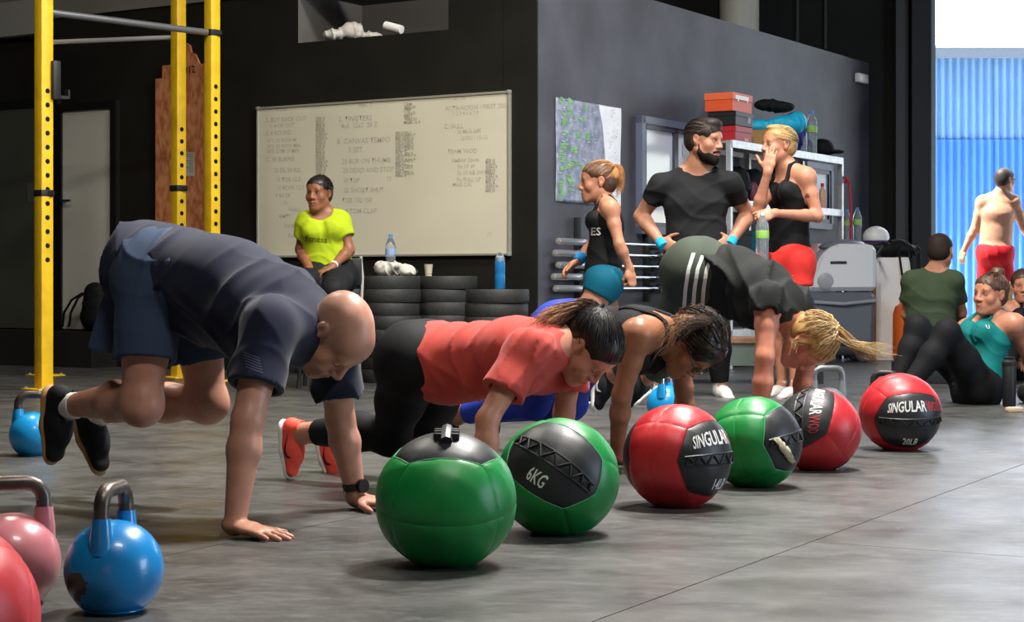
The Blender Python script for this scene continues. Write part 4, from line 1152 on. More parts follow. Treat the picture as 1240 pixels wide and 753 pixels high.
# ---- tumbler and small things at the right
q = G(1222, 492)
t = thing('tumbler', 'tall matt black tumbler on the floor by the woman in teal', 'bottle', q)
MB().lathe([(0, 0), (.036, 0), (.038, .004), (.04, .235), (.038, .24)], 28).build('tumbler_body', mat('matt_black_steel', '#131315', .5), t)
MB().lathe([(.041, .238), (.042, .242), (.042, .262), (.03, .272), (0, .273)], 24).build('lid', M_blackm, t)
MB().tube([A(-.02, 0, .27), A(-.03, 0, .285), A(.03, 0, .285), A(.03, 0, .262)], .007, 8).build('lid_lever', M_blackm, t)
q = G(1228, 499)
t = thing('soap_bar', 'small cream block lying in front of the black tumbler', 'block', q, .2)
MB().box((0, 0, .014), (.09, .05, .028), bev=.008).build('block_body', mat('cream_block', '#b79f82', .6), t)
MB().box((0, 0, .0285), (.06, .03, .002), bev=.0006).build('block_print', mat('cream_block_light', '#cdbb9f', .6), t)
q = G(1232, 489)
t = thing('roller', 'black roller lying on the floor at the right edge', 'roller', (q[0] + .12, q[1], 0), .2)
MB().lathe([(0, -.16), (.05, -.16), (.056, -.15), (.056, .15), (.05, .16), (0, .16)], 24, c=(0, 0, .056), axis='Y').build('roller_body', M_rubber, t)
for y in (-.163, .163): MB().lathe([(.02, y - .004), (.03, y), (.02, y + .004)], 16, c=(0, 0, .056), axis='Y').build('roller_end', M_blackm, t)
# ================================================================== PEOPLE
def frame(fwd, up):
    f = nz(A(fwd)); u = A(up); u = nz(u - f * np.dot(u, f)); r = np.cross(f, u)
    return np.stack([r, f, u], 1)
def skin(name, col, rough=.5):
    return mat(name, col, rough, nscale=22, namt=.09, bscale=220, bstr=.18, bdist=.001, attr='tint', spec=.4)
class Head:
    def __init__(s, C, fwd, up, sc=1.0, male=True):
        s.C, s.R, s.s, s.male = A(C), frame(fwd, up), sc, male
    def p(s, x, y, z): return s.C + s.R @ (A(x, y, z) * s.s)
    def E(s, c, r, k=.02, sub=False): return E_(s.p(*c), A(r) * s.s, s.R, k * s.s, sub)
    def T(s, a, b, ra, rb=None, k=.02, sub=False): return T_(s.p(*a), s.p(*b), ra * s.s, (rb if rb is not None else ra) * s.s, k * s.s, sub=sub)
    def loc(s, V): return ((V - s.C) @ s.R) / s.s
    def ops(s, lids=True):
        m = s.male; o = []
        o += [s.E((0, -.015, .032), (.075, .096, .083)), s.E((0, .028, -.03), (.062 if m else .058, .066, .085), .03)]
        o += [s.E((0, .045, .045), (.06, .046, .045), .03)]
        for x in (-1, 1):
            jw = .054 if m else .047
            o += [s.T((x * jw, -.005, -.055), (x * .018, .07, -.103), .021, .016, .03), s.E((x * .043, .058, -.028), (.023, .022, .026), .025)]
        o += [s.E((0, .077, -.102), (.022 if m else .017, .018, .017), .02)]
        o += [s.T((-.036, .078, .020), (.036, .078, .020), .013 if m else .010, k=.02)]
        o += [s.E((0, .076, -.068), (.032, .024, .028), .02)]
        for x in (-1, 1): o += [s.E((x * .033, .102, .0), (.019, .017, .012), .012, True)]
        for x in (-1, 1): o += [s.E((x * .033, .074, .0), (.0168, .0152, .0128), .004)]
        o += [s.T((0, .088, .012), (0, .110 if m else .107, -.031), .0085, .0135 if m else .0118, .012)]
        for x in (-1, 1): o += [s.E((x * .013, .100, -.036), (.010, .012, .009), .008)]
        for x in (-1, 1): o += [s.E((x * .007, .108, -.046), (.004, .005, .005), .002, True)]
        o += [s.T((-.022, .090, -.068), (0, .100, -.064), .003, .0055, .005), s.T((.022, .090, -.068), (0, .100, -.064), .003, .0055, .005)]
        o += [s.T((-.019, .090, -.075), (.019, .090, -.075), .0052, k=.006), s.E((0, .096, -.077), (.012, .006, .006), .005)]
        o += [s.T((-.024, .098, -.0705), (.024, .098, -.0705), .0022, k=.003, sub=True)]
        for x in (-1, 1):
            o += [s.E((x * .077, -.012, .004), (.009, .020, .027), .006), s.E((x * .075, -.006, -.022), (.008, .012, .014), .008),
                  s.E((x * .086, -.008, .004), (.006, .011, .016), .004, True)]
        return o
def hand_ops(side, wrist, d, palm, pose='flat', sc=1.0, spread=1.0):
    "side +1 right hand, -1 left hand; d: finger direction, palm: where the palm faces"
    d = nz(A(d)); pn = A(palm); pn = nz(pn - d * np.dot(pn, d)); th = -np.cross(pn, d) * side      # thumb side
    th = -th if False else th
    w = A(wrist); o = []
    q = lambda a, b, c: w + (d * a + th * b + pn * c) * sc
    o += [T_(q(-.01, 0, 0), q(.045, .002, 0), (.028 * sc, .019 * sc), (.040 * sc, .0145 * sc), .015, w=th), T_(q(.045, .002, 0), q(.088, .0, 0), (.040 * sc, .0145 * sc), (.037 * sc, .0115 * sc), .012, w=th)]
    o += [E_(q(.035, .026, .008), A(.026, .016, .016) * sc, np.stack([nz(d + th * .5), nz(th - d * .5), pn], 1), .012)]
    curl = dict(flat=(.04, .06, .05), relax=(.35, .45, .35), fist=(1.25, 1.5, 1.1), grip=(.75, .8, .6), hip=(.35, .3, .2), press=(.12, .18, .12))[pose]
    fan = dict(flat=.16, relax=.04, fist=.0, grip=.03, hip=.08, press=.05)[pose] * spread
    for i, (b, L, r) in enumerate(((.0285, .073, .0088), (.0095, .081, .0090), (-.0095, .075, .0087), (-.0285, .058, .0080))):
        base = q(.086 - .004 * abs(i - 1), b, .001)
        dirv = nz(d + th * (b / .03) * fan); a = 0; p0 = base
        lens = (L * .45, L * .31, L * .24)
        for j in range(3):
            a += curl[j]
            dv = dirv * math.cos(a) + pn * math.sin(a)
            p1 = p0 + dv * lens[j] * sc
            o.append(T_(p0, p1, r * sc * (1 - .06 * j), r * sc * (.94 - .08 * j), .004)); p0 = p1
    t0 = q(.022, .026, .004)
    if pose in ('flat', 'press', 'hip'): d1, d2 = nz(d * .62 + th * .78 + pn * .1), nz(d * .80 + th * .58 + pn * .06)
    elif pose == 'fist': d1, d2 = nz(d * .75 + th * .25 + pn * .55), nz(d * .35 - th * .55 + pn * .5)
    else: d1, d2 = nz(d * .75 + th * .5 + pn * .35), nz(d * .9 + th * .15 + pn * .3)
    t1 = t0 + d1 * .046 * sc; t2 = t1 + d2 * .032 * sc; t3 = t2 + nz(d2 + d1 * .1) * .024 * sc
    o += [T_(t0, t1, .0135 * sc, .0105 * sc, .010), T_(t1, t2, .0105 * sc, .0095 * sc, .004), T_(t2, t3, .0095 * sc, .0075 * sc, .004)]
    return o
class Person:
    def __init__(s, label, J, head, skin_mat, male=True, g=1.0, bulk=1.0, base=None, vox=.008, hvox=.0036, fvox=.0034, hands=(), tint=None, neckr=None, legb=1.0):
        for sd_, *_r in hands:
            if len(_r) > 2 and _r[2] == 'flat' and J['wr' + sd_][2] < .2: J['wr' + sd_] = A(J['wr' + sd_][0], J['wr' + sd_][1], .033)
        s.J = J; s.h = head; s.g = g; s.male = male; s.vox = vox; s.hands = hands
        hR, hL, sR, sL = J['hipR'], J['hipL'], J['shR'], J['shL']
        hm, sm = (hR + hL) / 2, (sR + sL) / 2
        s.hm, s.sm = hm, sm
        s.u = nz(sm - hm); r = nz(sR - sL) + nz(hR - hL); r = nz(r - s.u * np.dot(r, s.u)); s.r = r; s.f = np.cross(s.u, r)
        wst = J.get('waist', hm * .58 + sm * .42); s.wst = wst
        cst = J.get('chest', wst * .42 + sm * .58); s.cst = cst
        m = male; b = bulk * g; s.b = b
        w = r; O = {}
        pel = (.150 * b, .112 * b) if m else (.150 * b, .108 * b)
        wai = (.150 * b, .108 * b) if m else (.118 * b, .088 * b)
        che = (.168 * b, .118 * b) if m else (.136 * b, .098 * b)
        upp = (.130 * b, .085 * b) if m else (.108 * b, .070 * b)
        up_pt = sm + s.u * .0
        O['torso'] = [T_(hm + s.u * .02, wst, pel, wai, .04, w=w, flat=1), T_(wst, cst, wai, che, .04, w=w), T_(cst, up_pt - s.u * .03, che, upp, .04, w=w),
                      T_(sL, sR, (.055 if m else .043) * b, k=.05)]
        if not m:
            for x in (-1, 1): O['torso'].append(E_(cst + s.u * .03 + s.f * .075 * b + r * x * .068 * b, A(.058, .058, .06) * b, k=.03))
        glut = []
        for hp in (hR, hL):
            glut += [E_(hp + (hm - hp) * .35 - s.f * .035 * b - s.u * .02 * b, A(.090, .090, .100) * b * legb, k=.07)]
        O['pelvis'] = [T_(hL, hR, .105 * b * legb, k=.04), T_(hm - s.u * .03, hm + (wst - hm) * .6, pel, (wai[0], wai[1]), .04, w=w)] + glut
        nb = J.get('neck', sm + s.u * .045 * g)
        hb = head.p(0, -.025, -.045)
        nr = neckr or ((.058 if m else .046) * g)
        O['neck'] = [T_(nb - s.u * .02, hb, nr * 1.08, nr, .03)]
        for sh in (sR, sL): O['neck'].append(T_(nb + (hb - nb) * .25, sh + s.u * .0, .036 * b, .045 * b, .05))
        for sd in 'RL':
            S, El, Wr = J['sh' + sd], J['el' + sd], J['wr' + sd]
            mid = El + (Wr - El) * .28
            a = 1.0 if m else .84; ab = a * bulk * g
            O['up' + sd] = [E_(S + (El - S) * .08, A(.060, .060, .060) * ab, k=.04), T_(S, S + (El - S) * .45, .055 * ab, .050 * ab, .03), T_(S + (El - S) * .45, El, .050 * ab, .040 * ab, .02)]
            O['fo' + sd] = [T_(El, mid, .041 * ab, .043 * ab, .02), T_(mid, Wr, .043 * ab, .0265 * ab, .02)]
            b = bulk * g * legb
            Hp, K_, An = J['hip' + sd], J['kn' + sd], J['an' + sd]
            bk = nz(nz(Hp - K_) + nz(An - K_) - s.f * .001); cm = K_ + (An - K_) * .32 + bk * .018
            th_ = 1.0 if m else 1.02
            O['th' + sd] = [T_(Hp, Hp + (K_ - Hp) * .5, .090 * b * th_, .076 * b * th_, .03), T_(Hp + (K_ - Hp) * .5, K_, .076 * b * th_, .055 * b, .03), E_(K_ - bk * .004, A(.052, .052, .052) * b, k=.04)]
            O['ca' + sd] = [T_(K_, cm, .052 * b, .060 * b, .04), T_(cm, An, .060 * b, .034 * b, .03)]
            tdir = J['toe' + sd]
            O['ft' + sd] = [T_(An, An + nz(tdir) * .02 * g, .032 * g, .028 * g, .02)]
        s.O = O
        s.handops = {}
        for hd in hands:
            s.handops[hd[0]] = hand_ops(1 if hd[0] == 'R' else -1, J['wr' + hd[0]], *hd[1:])
        allops = [o for k in O for o in O[k]] + head.ops() + [o for k in s.handops for o in s.handops[k]]
        # low resolution everywhere, fine grids around head and hands (same surface)
        V, Fq = sculpt(allops, vox)
        parts = []
        boxes = []
        hc = head.p(0, .01, -.005); e = .152 * head.s
        boxes.append((hc - e, hc + e, hvox))
        for k, ho in s.handops.items():
            lo = np.min([o['lo'] for o in ho], 0) - .012; hi = np.max([o['hi'] for o in ho], 0) + .012
            boxes.append((lo, hi, fvox))
        for lo, hi, hv in boxes:
            inn = np.all((V > lo + vox * 1.2) & (V < hi - vox * 1.2), 1)
            Fq = Fq[~inn[Fq].all(1)]
            v2, f2 = sculpt(allops, hv, lo=lo, hi=hi)
            parts.append((v2, f2))
        Vs = [V]; Fs = [Fq]; n = len(V)
        for v2, f2 in parts: Vs.append(v2); Fs.append(f2 + n); n += len(v2)
        V = np.concatenate(Vs); Fq = np.concatenate(Fs)
        used = np.unique(Fq); rm = -np.ones(len(V), int); rm[used] = np.arange(len(used)); V = V[used]; Fq = rm[Fq]
        if base is None: base = A(hm[0], hm[1], 0.0)
        s.base = base
        me = np_mesh('person', V - base, Fq)
        # natural skin colouring: lips, cheeks, nose, ears; optional extra
        L = head.loc(V); c = np.ones((len(V), 4), dtype=np.float32)
        def spot(ctr, rad): return np.exp(-np.sum(((L - A(ctr)) / A(rad)) ** 2, 1))
        red = .55 * spot((.042, .065, -.03), (.03, .03, .025)) + .55 * spot((-.042, .065, -.03), (.03, .03, .025)) + .5 * spot((0, .11, -.03), (.018, .02, .02)) + .5 * spot((.08, -.01, 0), (.012, .025, .03)) + .5 * spot((-.08, -.01, 0), (.012, .025, .03))
        lips = np.clip(1.6 * spot((0, .098, -.071), (.021, .016, .0085)), 0, 1)
        c[:, 1] *= 1 - .16 * np.clip(red, 0, 1) - .38 * lips; c[:, 2] *= 1 - .18 * np.clip(red, 0, 1) - .35 * lips; c[:, 0] *= 1 - .12 * lips
        if tint: tint(L, c, V)
        at = me.attributes.new('tint', 'FLOAT_COLOR', 'POINT'); at.data.foreach_set('color', c.ravel())
        s.root = link_mesh('person', me, skin_mat, None, base)
        tag(s.root, label, 'person')
    def cloth(s, name, ops, m, vox=None, folds=None, clip=None):
        return sculpt_obj(name, ops, vox or s.vox, m, s.root, s.base, folds, clip)
    def shirt(s, m, e=.012, sleeve=.55, hem=.06, loose=1.0, name='t_shirt', folds=None, extra=(), slv_e=.014, cuff=1.12, neck=True, vox=None, clip=None, scoop=0):
        J = s.J; O = s.O
        ops = infl(O['torso'], e, .04)
        hemc = s.hm - s.u * hem
        p0 = O['torso'][0]
        ops += [T_(s.wst, hemc, (p0['rb'][0] + e, p0['rb'][1] + e), (p0['ra'][0] * loose + e, p0['ra'][1] * loose + e), .04, w=s.r, flat=2)]
        ops[0] = T_(s.hm + (s.wst - s.hm) * .3, s.wst, (p0['ra'][0] + e, p0['ra'][1] + e), (p0['rb'][0] + e, p0['rb'][1] + e), .03, w=s.r)
        if neck:
            n0 = O['neck'][0]; a = n0['a']; ops += [T_(a - n0['ax'] * .02, a + n0['ax'] * .014, n0['ra'][0] + .014, n0['ra'][0] + .008, .03, flat=2)]
            for t in O['neck'][1:]: ops += infl([T_(t['a'] + t['ax'] * t['L'] * .45, t['a'] + t['ax'] * t['L'], t['ra'][0], t['rb'][0])], e * .6, .04)
        if sleeve:
            for sd in 'RL':
                S, El = J['sh' + sd], J['el' + sd]; r = O['up' + sd][1]['ra'][0]
                ops += [T_(S + s.u * 0, S + (El - S) * sleeve, r + slv_e * .75, (r + slv_e) * cuff - .004, .05, flat=2)]
        ops += list(extra)
        if sleeve:
            for sd in 'RL':
                S, El = J['sh' + sd], J['el' + sd]; r = O['up' + sd][1]['ra'][0]; q = S + (El - S) * sleeve; ax = nz(El - S)
                if (r + slv_e) * cuff - .007 - r * .96 < 1.7 * (vox or s.vox): continue
                ops.append(T_(q - ax * .03, q + ax * .03, r * .96 + .003, r * .96 + .004, .004, sub=True, flat=3))
        if scoop:
            nb = s.J.get('neck', s.sm); ops.append(E_(nb + s.f * .055 + s.u * .012, A(scoop, scoop, scoop * .95), k=.006, sub=True))
        return s.cloth(name, ops, m, vox, folds, clip)
    def tank(s, m, e=.007, hem=.05, name='tank_top', folds=None, strap=.018, vox=None, loose=1.0, low=.0, extra=()):
        J = s.J; O = s.O
        p0, p1, p2 = O['torso'][:3]
        hemc = s.hm - s.u * hem
        ops = [T_(s.hm + (s.wst - s.hm) * .3, s.wst, (p0['ra'][0] + e, p0['ra'][1] + e), (p0['rb'][0] + e, p0['rb'][1] + e), .03, w=s.r),
               T_(s.wst, hemc, (p0['rb'][0] + e, p0['rb'][1] + e), (p0['ra'][0] * loose + e, p0['ra'][1] * loose + e), .04, w=s.r, flat=2)]
        top = s.cst + (s.sm - s.cst) * (.55 - low)
        ra = (p1['rb'][0] + e, p1['rb'][1] + e); rt = (p2['rb'][0] * .35 + p2['ra'][0] * .60 + e, p2['rb'][1] * .5 + p2['ra'][1] * .5 + e)
        ops += [T_(s.wst, s.cst, (p0['rb'][0] + e, p0['rb'][1] + e), ra, .04, w=s.r), T_(s.cst, top, ra, rt, .03, w=s.r, flat=2)]
        if not s.male: ops += infl(O['torso'][4:], e, .03)
        ops += list(extra)
        ob = s.cloth(name, ops, m, vox, folds)
        # straps over the shoulders, laid on the body
        tv, tf = sculpt(O['torso'] + O['neck'][1:], .012)
        bv = BVHTree.FromPolygons([tuple(v) for v in tv - s.base], [tuple(q) for q in tf.tolist()])
        for x in (-1, 1):
            pts = []
            hw_ = rt[0] * .55
            for t in np.linspace(0, 1, 15):
                a = math.pi * (t * 1.16 - .08)
                d = s.f * math.cos(a) + s.u * math.sin(a)
                ctr = top - s.u * .05 + s.r * x * (hw_ * (1 - .25 * math.sin(a)) if t > .5 else hw_ * (1 - .1 * math.sin(a)))
                hit = bv.ray_cast(Vector(ctr + d * .35 - s.base), Vector(-d), .6)
                if hit[0] is not None: pts.append(A(tuple(hit[0])) + d * .002)
            if len(pts) > 3: MB().tube(pts, strap * .5, 8).build('strap', m, ob)
        return ob
    def shorts(s, m, frac=.7, e=.012, flare=1.15, name='shorts', folds=None, top=.5, vox=None, legs='RL', gap=.02):
        J = s.J; O = s.O
        ops = infl(O['pelvis'][:1] + O['pelvis'][2:], e, .05)
        pe = O['pelvis'][1]
        ops += [T_(s.hm - s.u * .03, s.hm + (s.wst - s.hm) * top, (pe['ra'][0] + e, pe['ra'][1] + e), (pe['rb'][0] + e, pe['rb'][1] + e), .04, w=s.r, flat=2)]
        t0 = O['torso'][0]; q_ = s.hm + (s.wst - s.hm) * top
        ops += [T_(s.hm + s.u * .02, q_, (t0['ra'][0] + e, t0['ra'][1] + e), (t0['ra'][0] + (t0['rb'][0] - t0['ra'][0]) * top + e, t0['ra'][1] + (t0['rb'][1] - t0['ra'][1]) * top + e), .04, w=s.r, flat=3)]
        for sd in legs:
            Hp, K_ = J['hip' + sd], J['kn' + sd]; r = O['th' + sd][0]['ra'][0]
            rt = O['th' + sd][0]['rb'][0] + e
            ops += [T_(Hp, Hp + (K_ - Hp) * frac, r + e, rt * flare + .006, .04, flat=2)]
        for sd in legs:
            Hp, K_ = J['hip' + sd], J['kn' + sd]; q = Hp + (K_ - Hp) * frac; ax = nz(K_ - Hp); rt = O['th' + sd][0]['rb'][0] + e
            ops.append(T_(q - ax * .035, q + ax * .05, rt * flare - .016, rt * flare - .016, .004, sub=True, flat=3))
        return s.cloth(name, ops, m, vox, folds)
    def leggings(s, m, e=.005, top=.6, calf=.86, name='leggings', folds=None, vox=None):
        J = s.J; O = s.O
        ops = infl(O['pelvis'][:1] + O['pelvis'][2:], e)
        pe = O['pelvis'][1]
        ops += [T_(s.hm - s.u * .03, s.hm + (s.wst - s.hm) * top, (pe['ra'][0] + e, pe['ra'][1] + e), (pe['rb'][0] + e, pe['rb'][1] + e), .04, w=s.r, flat=2)]
        t0 = O['torso'][0]; q_ = s.hm + (s.wst - s.hm) * top
        ops += [T_(s.hm + s.u * .02, q_, (t0['ra'][0] + e, t0['ra'][1] + e), (t0['ra'][0] + (t0['rb'][0] - t0['ra'][0]) * top + e, t0['ra'][1] + (t0['rb'][1] - t0['ra'][1]) * top + e), .04, w=s.r, flat=3)]
        for sd in 'RL':
            ops += infl(O['th' + sd], e)
            c0, c1 = O['ca' + sd]; ops += infl([c0], e)
            b = c1['a'] + c1['ax'] * c1['L'] * (calf - .3) / .7
            rr = c1['ra'][0] + (c1['rb'][0] - c1['ra'][0]) * (calf - .3) / .7
            ops += [T_(c1['a'], b, c1['ra'][0] + e, rr + e, .03, flat=2)]
        return s.cloth(name, ops, m, vox, folds)
    def shoe(s, sd, up, upper, sole, lace=None, swoosh=None, sock=None, sc=1.0, vox=.007, sole_t=.014):
        "up: from sole to ankle"
        An = s.J['an' + sd]; t = nz(s.J['toe' + sd]); n = nz(A(up) - t * np.dot(A(up), t)); sdv = np.cross(t, n)
        g = sc * s.g
        q = lambda a, c, b=0: An + (t * a + n * c + sdv * b) * g
        ops = [T_(q(-.028, -.040), q(.05, -.046), (.034 * g, .040 * g), (.040 * g, .036 * g), .02, w=sdv), T_(q(.05, -.046), q(.145, -.060), (.041 * g, .034 * g), (.036 * g, .020 * g), .03, w=sdv),
               T_(q(-.006, -.03), q(-.010, .018), .039 * g, .041 * g, .02, flat=2), E_(q(.075, -.030), A(.05, .03, .025) * g, np.stack([t, sdv, n], 1), .03)]
        ops += [T_(q(-.008, -.0), q(-.011, .04), .032 * g, .033 * g, .003, sub=True, flat=3)]
        sh = s.cloth('shoe', ops, upper, vox)
        so = [T_(q(-.028, -.076), q(.06, -.078), (.040 * g, sole_t * g), (.043 * g, sole_t * g), .015, w=sdv, rc=.036 * g), T_(q(.06, -.078), q(.15, -.076), (.044 * g, sole_t * g), (.036 * g, sole_t * .8 * g), .015, w=sdv, rc=.034 * g)]
        v, f = sculpt(so, vox); link_mesh('sole', np_mesh('sole', v - s.base, f), sole, sh)
        if lace is not None:
            for k in range(4):
                x = .045 + .022 * k; z = .002 - .011 * k
                MB().tube([q(x - .006, z - .024, -.030) - s.base, q(x, z - .004, -.013) - s.base, q(x, z - .002, 0.0) - s.base, q(x, z - .004, .013) - s.base, q(x + .006, z - .024, .030) - s.base], .0035 * g, 6).build('lace', lace, sh)
        if swoosh is not None:
            pv, pf = poly_mesh(SWOOSH, .055 * g)
            for side in (-1, 1):
                decal('swoosh', pv * A(1, 1), pf, q(.045, -.045, .05 * side), -t * side * -1 if side < 0 else -t, n, sh, swoosh, sh, s.base, .0015) if False else None
                xd = t if side > 0 else -t
                # the check mark points its tail to the heel
                v2 = pv * A(-1 if side > 0 else 1, 1)
                fx = pf[:, ::-1] if side > 0 else pf
                decal('swoosh', v2, fx, q(.04, -.045, .04 * side), xd * -1 if np.dot(np.cross(xd, n), sdv * side) < 0 else xd, n, sh, swoosh, sh, s.base, .0015)
        if sock is not None:
            K_ = s.J['kn' + sd]; ax = nz(K_ - An)
            s.cloth('sock', [T_(An - ax * .02, An + ax * .045 * g, .040 * g, .040 * g, .01, flat=2)], sock, vox)
        return sh
    def eyes(s, hairm, open_=True, brow=True, iris='#2a1c14', look=(0, 0)):
        h = s.h
        if open_:
            mw = mat('eye_white', '#cfc6bd', .25); mi = mat('iris_' + iris, iris, .15)
            for x in (-1, 1):
                c = h.p(x * .033, .0795, -.0005); v, f = sculpt([E_(c, A(.0115, .0108, .0062) * h.s, h.R)], .0016)
                e = link_mesh('eye', np_mesh('eye', v - s.base, f), mw, s.root)
                c = h.p(x * .033 + look[0], .0865, look[1]); v, f = sculpt([E_(c, A(.0055, .0045, .0055) * h.s, h.R)], .0014)
                link_mesh('iris', np_mesh('iris', v - s.base, f), mi, e)
                MB().tube([h.p(x * .019, .0885, .002) - s.base, h.p(x * .027, .0915, .0068) - s.base, h.p(x * .036, .0905, .0070) - s.base, h.p(x * .047, .083, .002) - s.base], .0016 * h.s, 6).build('eyelash', hairm, s.root)
        else:
            for x in (-1, 1):
                MB().tube([h.p(x * .018, .0865, -.002) - s.base, h.p(x * .026, .0905, -.0075) - s.base, h.p(x * .036, .0895, -.0085) - s.base, h.p(x * .047, .082, -.004) - s.base], .0017 * h.s, 6).build('eyelash', hairm, s.root)
        if brow:
            for x in (-1, 1):
                MB().tube([h.p(x * .015, .0925, .0225) - s.base, h.p(x * .026, .0925, .0265) - s.base, h.p(x * .038, .087, .0275) - s.base, h.p(x * .05, .076, .0225) - s.base], [.0022 * h.s, .0034 * h.s, .003 * h.s, .0012 * h.s], 6).build('eyebrow', hairm, s.root)
    def hair_cap(s, m, t=.010, hairline=.06, back=-.075, vox=.0045, folds=None, ear=True, extra=(), name='hair', low=-.01):
        h = s.h
        ops = [h.E((0, -.018, .034), (.075 + t, .096 + t, .083 + t)), h.E((0, -.045, -.015), (.066 + t, .060 + t, .065), .03), h.E((0, .034, .052), (.058 + t, .048 + t, .044 + t), .02)]
        ops += list(extra)
        # face and ears left free
        ops += [h.E((0, .13, -.050), (.10, .078, .118), .008, True)]
        for x in (-1, 1):
            ops += [h.E((x * .088, .035, -.05), (.032, .058, .088), .008, True)]
            if ear: ops += [h.E((x * .088, -.010, -.004), (.022, .024, .034), .006, True)]
        ops += [h.E((0, -.01, -.155), (.12, .13, .075), .01, True)]
        return s.cloth(name, ops, m, vox, folds)
    def pulled(s, m, B, parent, n=260, t=.013, r=.0016, seed=1, name='hair_strand', front=.075, jitter=.003):
        "locks lying over the skull from the hairline to the knot B (head coordinates)"
        rg = np.random.default_rng(seed); h = s.h; c0 = A(0, -.018, .034); rad = A(.075 + t, .096 + t, .083 + t); lines = []
        Bd = nz((A(B) - c0) / rad)
        c2, r2 = A(0, .034, .052), A(.058 + t, .048 + t, .044 + t)
        def reach(v):
            dv = v * rad; a_ = np.sum((dv / r2) ** 2); b_ = np.sum((c0 - c2) * dv / r2 ** 2); cc = np.sum(((c0 - c2) / r2) ** 2) - 1
            q_ = b_ * b_ - a_ * cc
            return max(1.0, (-b_ + math.sqrt(q_)) / a_) if q_ > 0 else 1.0
        while len(lines) < n:
            d = nz(rg.normal(size=3)); p = c0 + d * rad * reach(d)
            if p[1] > front + .03 or p[2] < -.02 - .35 * max(0, -p[1]) : continue
            if p[1] > .01 and ((p[1] - .13) / .078) ** 2 + ((p[2] + .05) / .118) ** 2 < 1.08: continue
            if p[1] > .0 and p[2] < .03: continue
            pts = []
            for q in np.linspace(0, 1, 9):
                v = nz(d * (1 - q) + Bd * q); pts.append(h.p(*(c0 + v * rad * (reach(v) + .015 * math.sin(q * 3.1)) + rg.normal(size=3) * jitter * .3)))
            lines.append(pts)
        return strands_obj(name, lines, r * h.s, r * .8 * h.s, m, parent, s.base)
    def locks(s, m, parent, pts, n=60, spread=.02, r0=.0022, r1=.0007, seed=2, name='hair_lock', flare=1.0):
        "a hank of hair along world points"
        rg = np.random.default_rng(seed); pts = np.array(pts); lines = []
        tt = np.linspace(0, 1, len(pts)); q = np.linspace(0, 1, 12)
        C = np.stack([np.interp(q, tt, pts[:, i]) for i in range(3)], 1)
        for _ in range(2): C[1:-1] = (C[:-2] + 2 * C[1:-1] + C[2:]) / 4
        for k in range(n):
            o = rg.normal(size=3); o /= max(1, np.linalg.norm(o) / 1.3); w = rg.normal(size=3) * .5; ph = rg.random() * 6
            L = int(rg.integers(8, 13))
            lines.append([C[i] + (o * (.35 + flare * q[i]) * spread + w * spread * math.sin(q[i] * 5 + ph) * q[i]) for i in range(L)])
        return strands_obj(name, lines, r0, r1, m, parent, s.base)

FW = A(RN[0], RN[1], 0)                      # the way the exercisers face: across the row, to the right and towards us
UPZ = A(0, 0, 1)
M_navy = mat('navy_jersey', '#161b30', .85, nscale=5, namt=.06, bscale=400, bstr=.15, sheen=.15)
M_slate = mat('slate_blue_cotton', '#3b4860', .85, nscale=5, namt=.08, bscale=400, bstr=.15)
M_coral = mat('coral_jersey', '#b5463e', .85, nscale=7, namt=.06, bscale=400, bstr=.15, sheen=.1)
M_legb = mat('black_legging', '#131417', .75, nscale=5, namt=.08, bscale=300, bstr=.1)
M_solegum = mat('gum_sole', '#9b7648', .6); M_shoeb = mat('black_mesh_shoe', '#141517', .7, bscale=300, bstr=.3)
M_solew = mat('white_sole', '#d7d6d2', .5); M_shoeo = mat('neon_coral_shoe', '#f0523f', .6, bscale=300, bstr=.2)
M_lacec = mat('coral_lace', '#f4664f', .7); M_blackdec = mat('black_print', '#101012', .6); M_sockw = mat('white_sock', '#d5d2cc', .85); M_sockb = mat('black_sock', '#17171a', .85)
M_dkhair = mat('dark_hair', '#1d1715', .42, nscale=30, namt=.3, stretch=(1, 1, 1)); M_brhair = mat('brown_hair', '#4a3020', .45, nscale=30, namt=.3)
M_hilite = mat('caramel_hair', '#b07a45', .45, nscale=30, namt=.3); M_blonde = mat('blonde_hair', '#a5814f', .45, nscale=30, namt=.3); M_ltbl = mat('light_blonde_hair', '#cbb184', .45, nscale=30, namt=.2)
M_shoewh = mat('white_shoe', '#c9c7c2', .6)

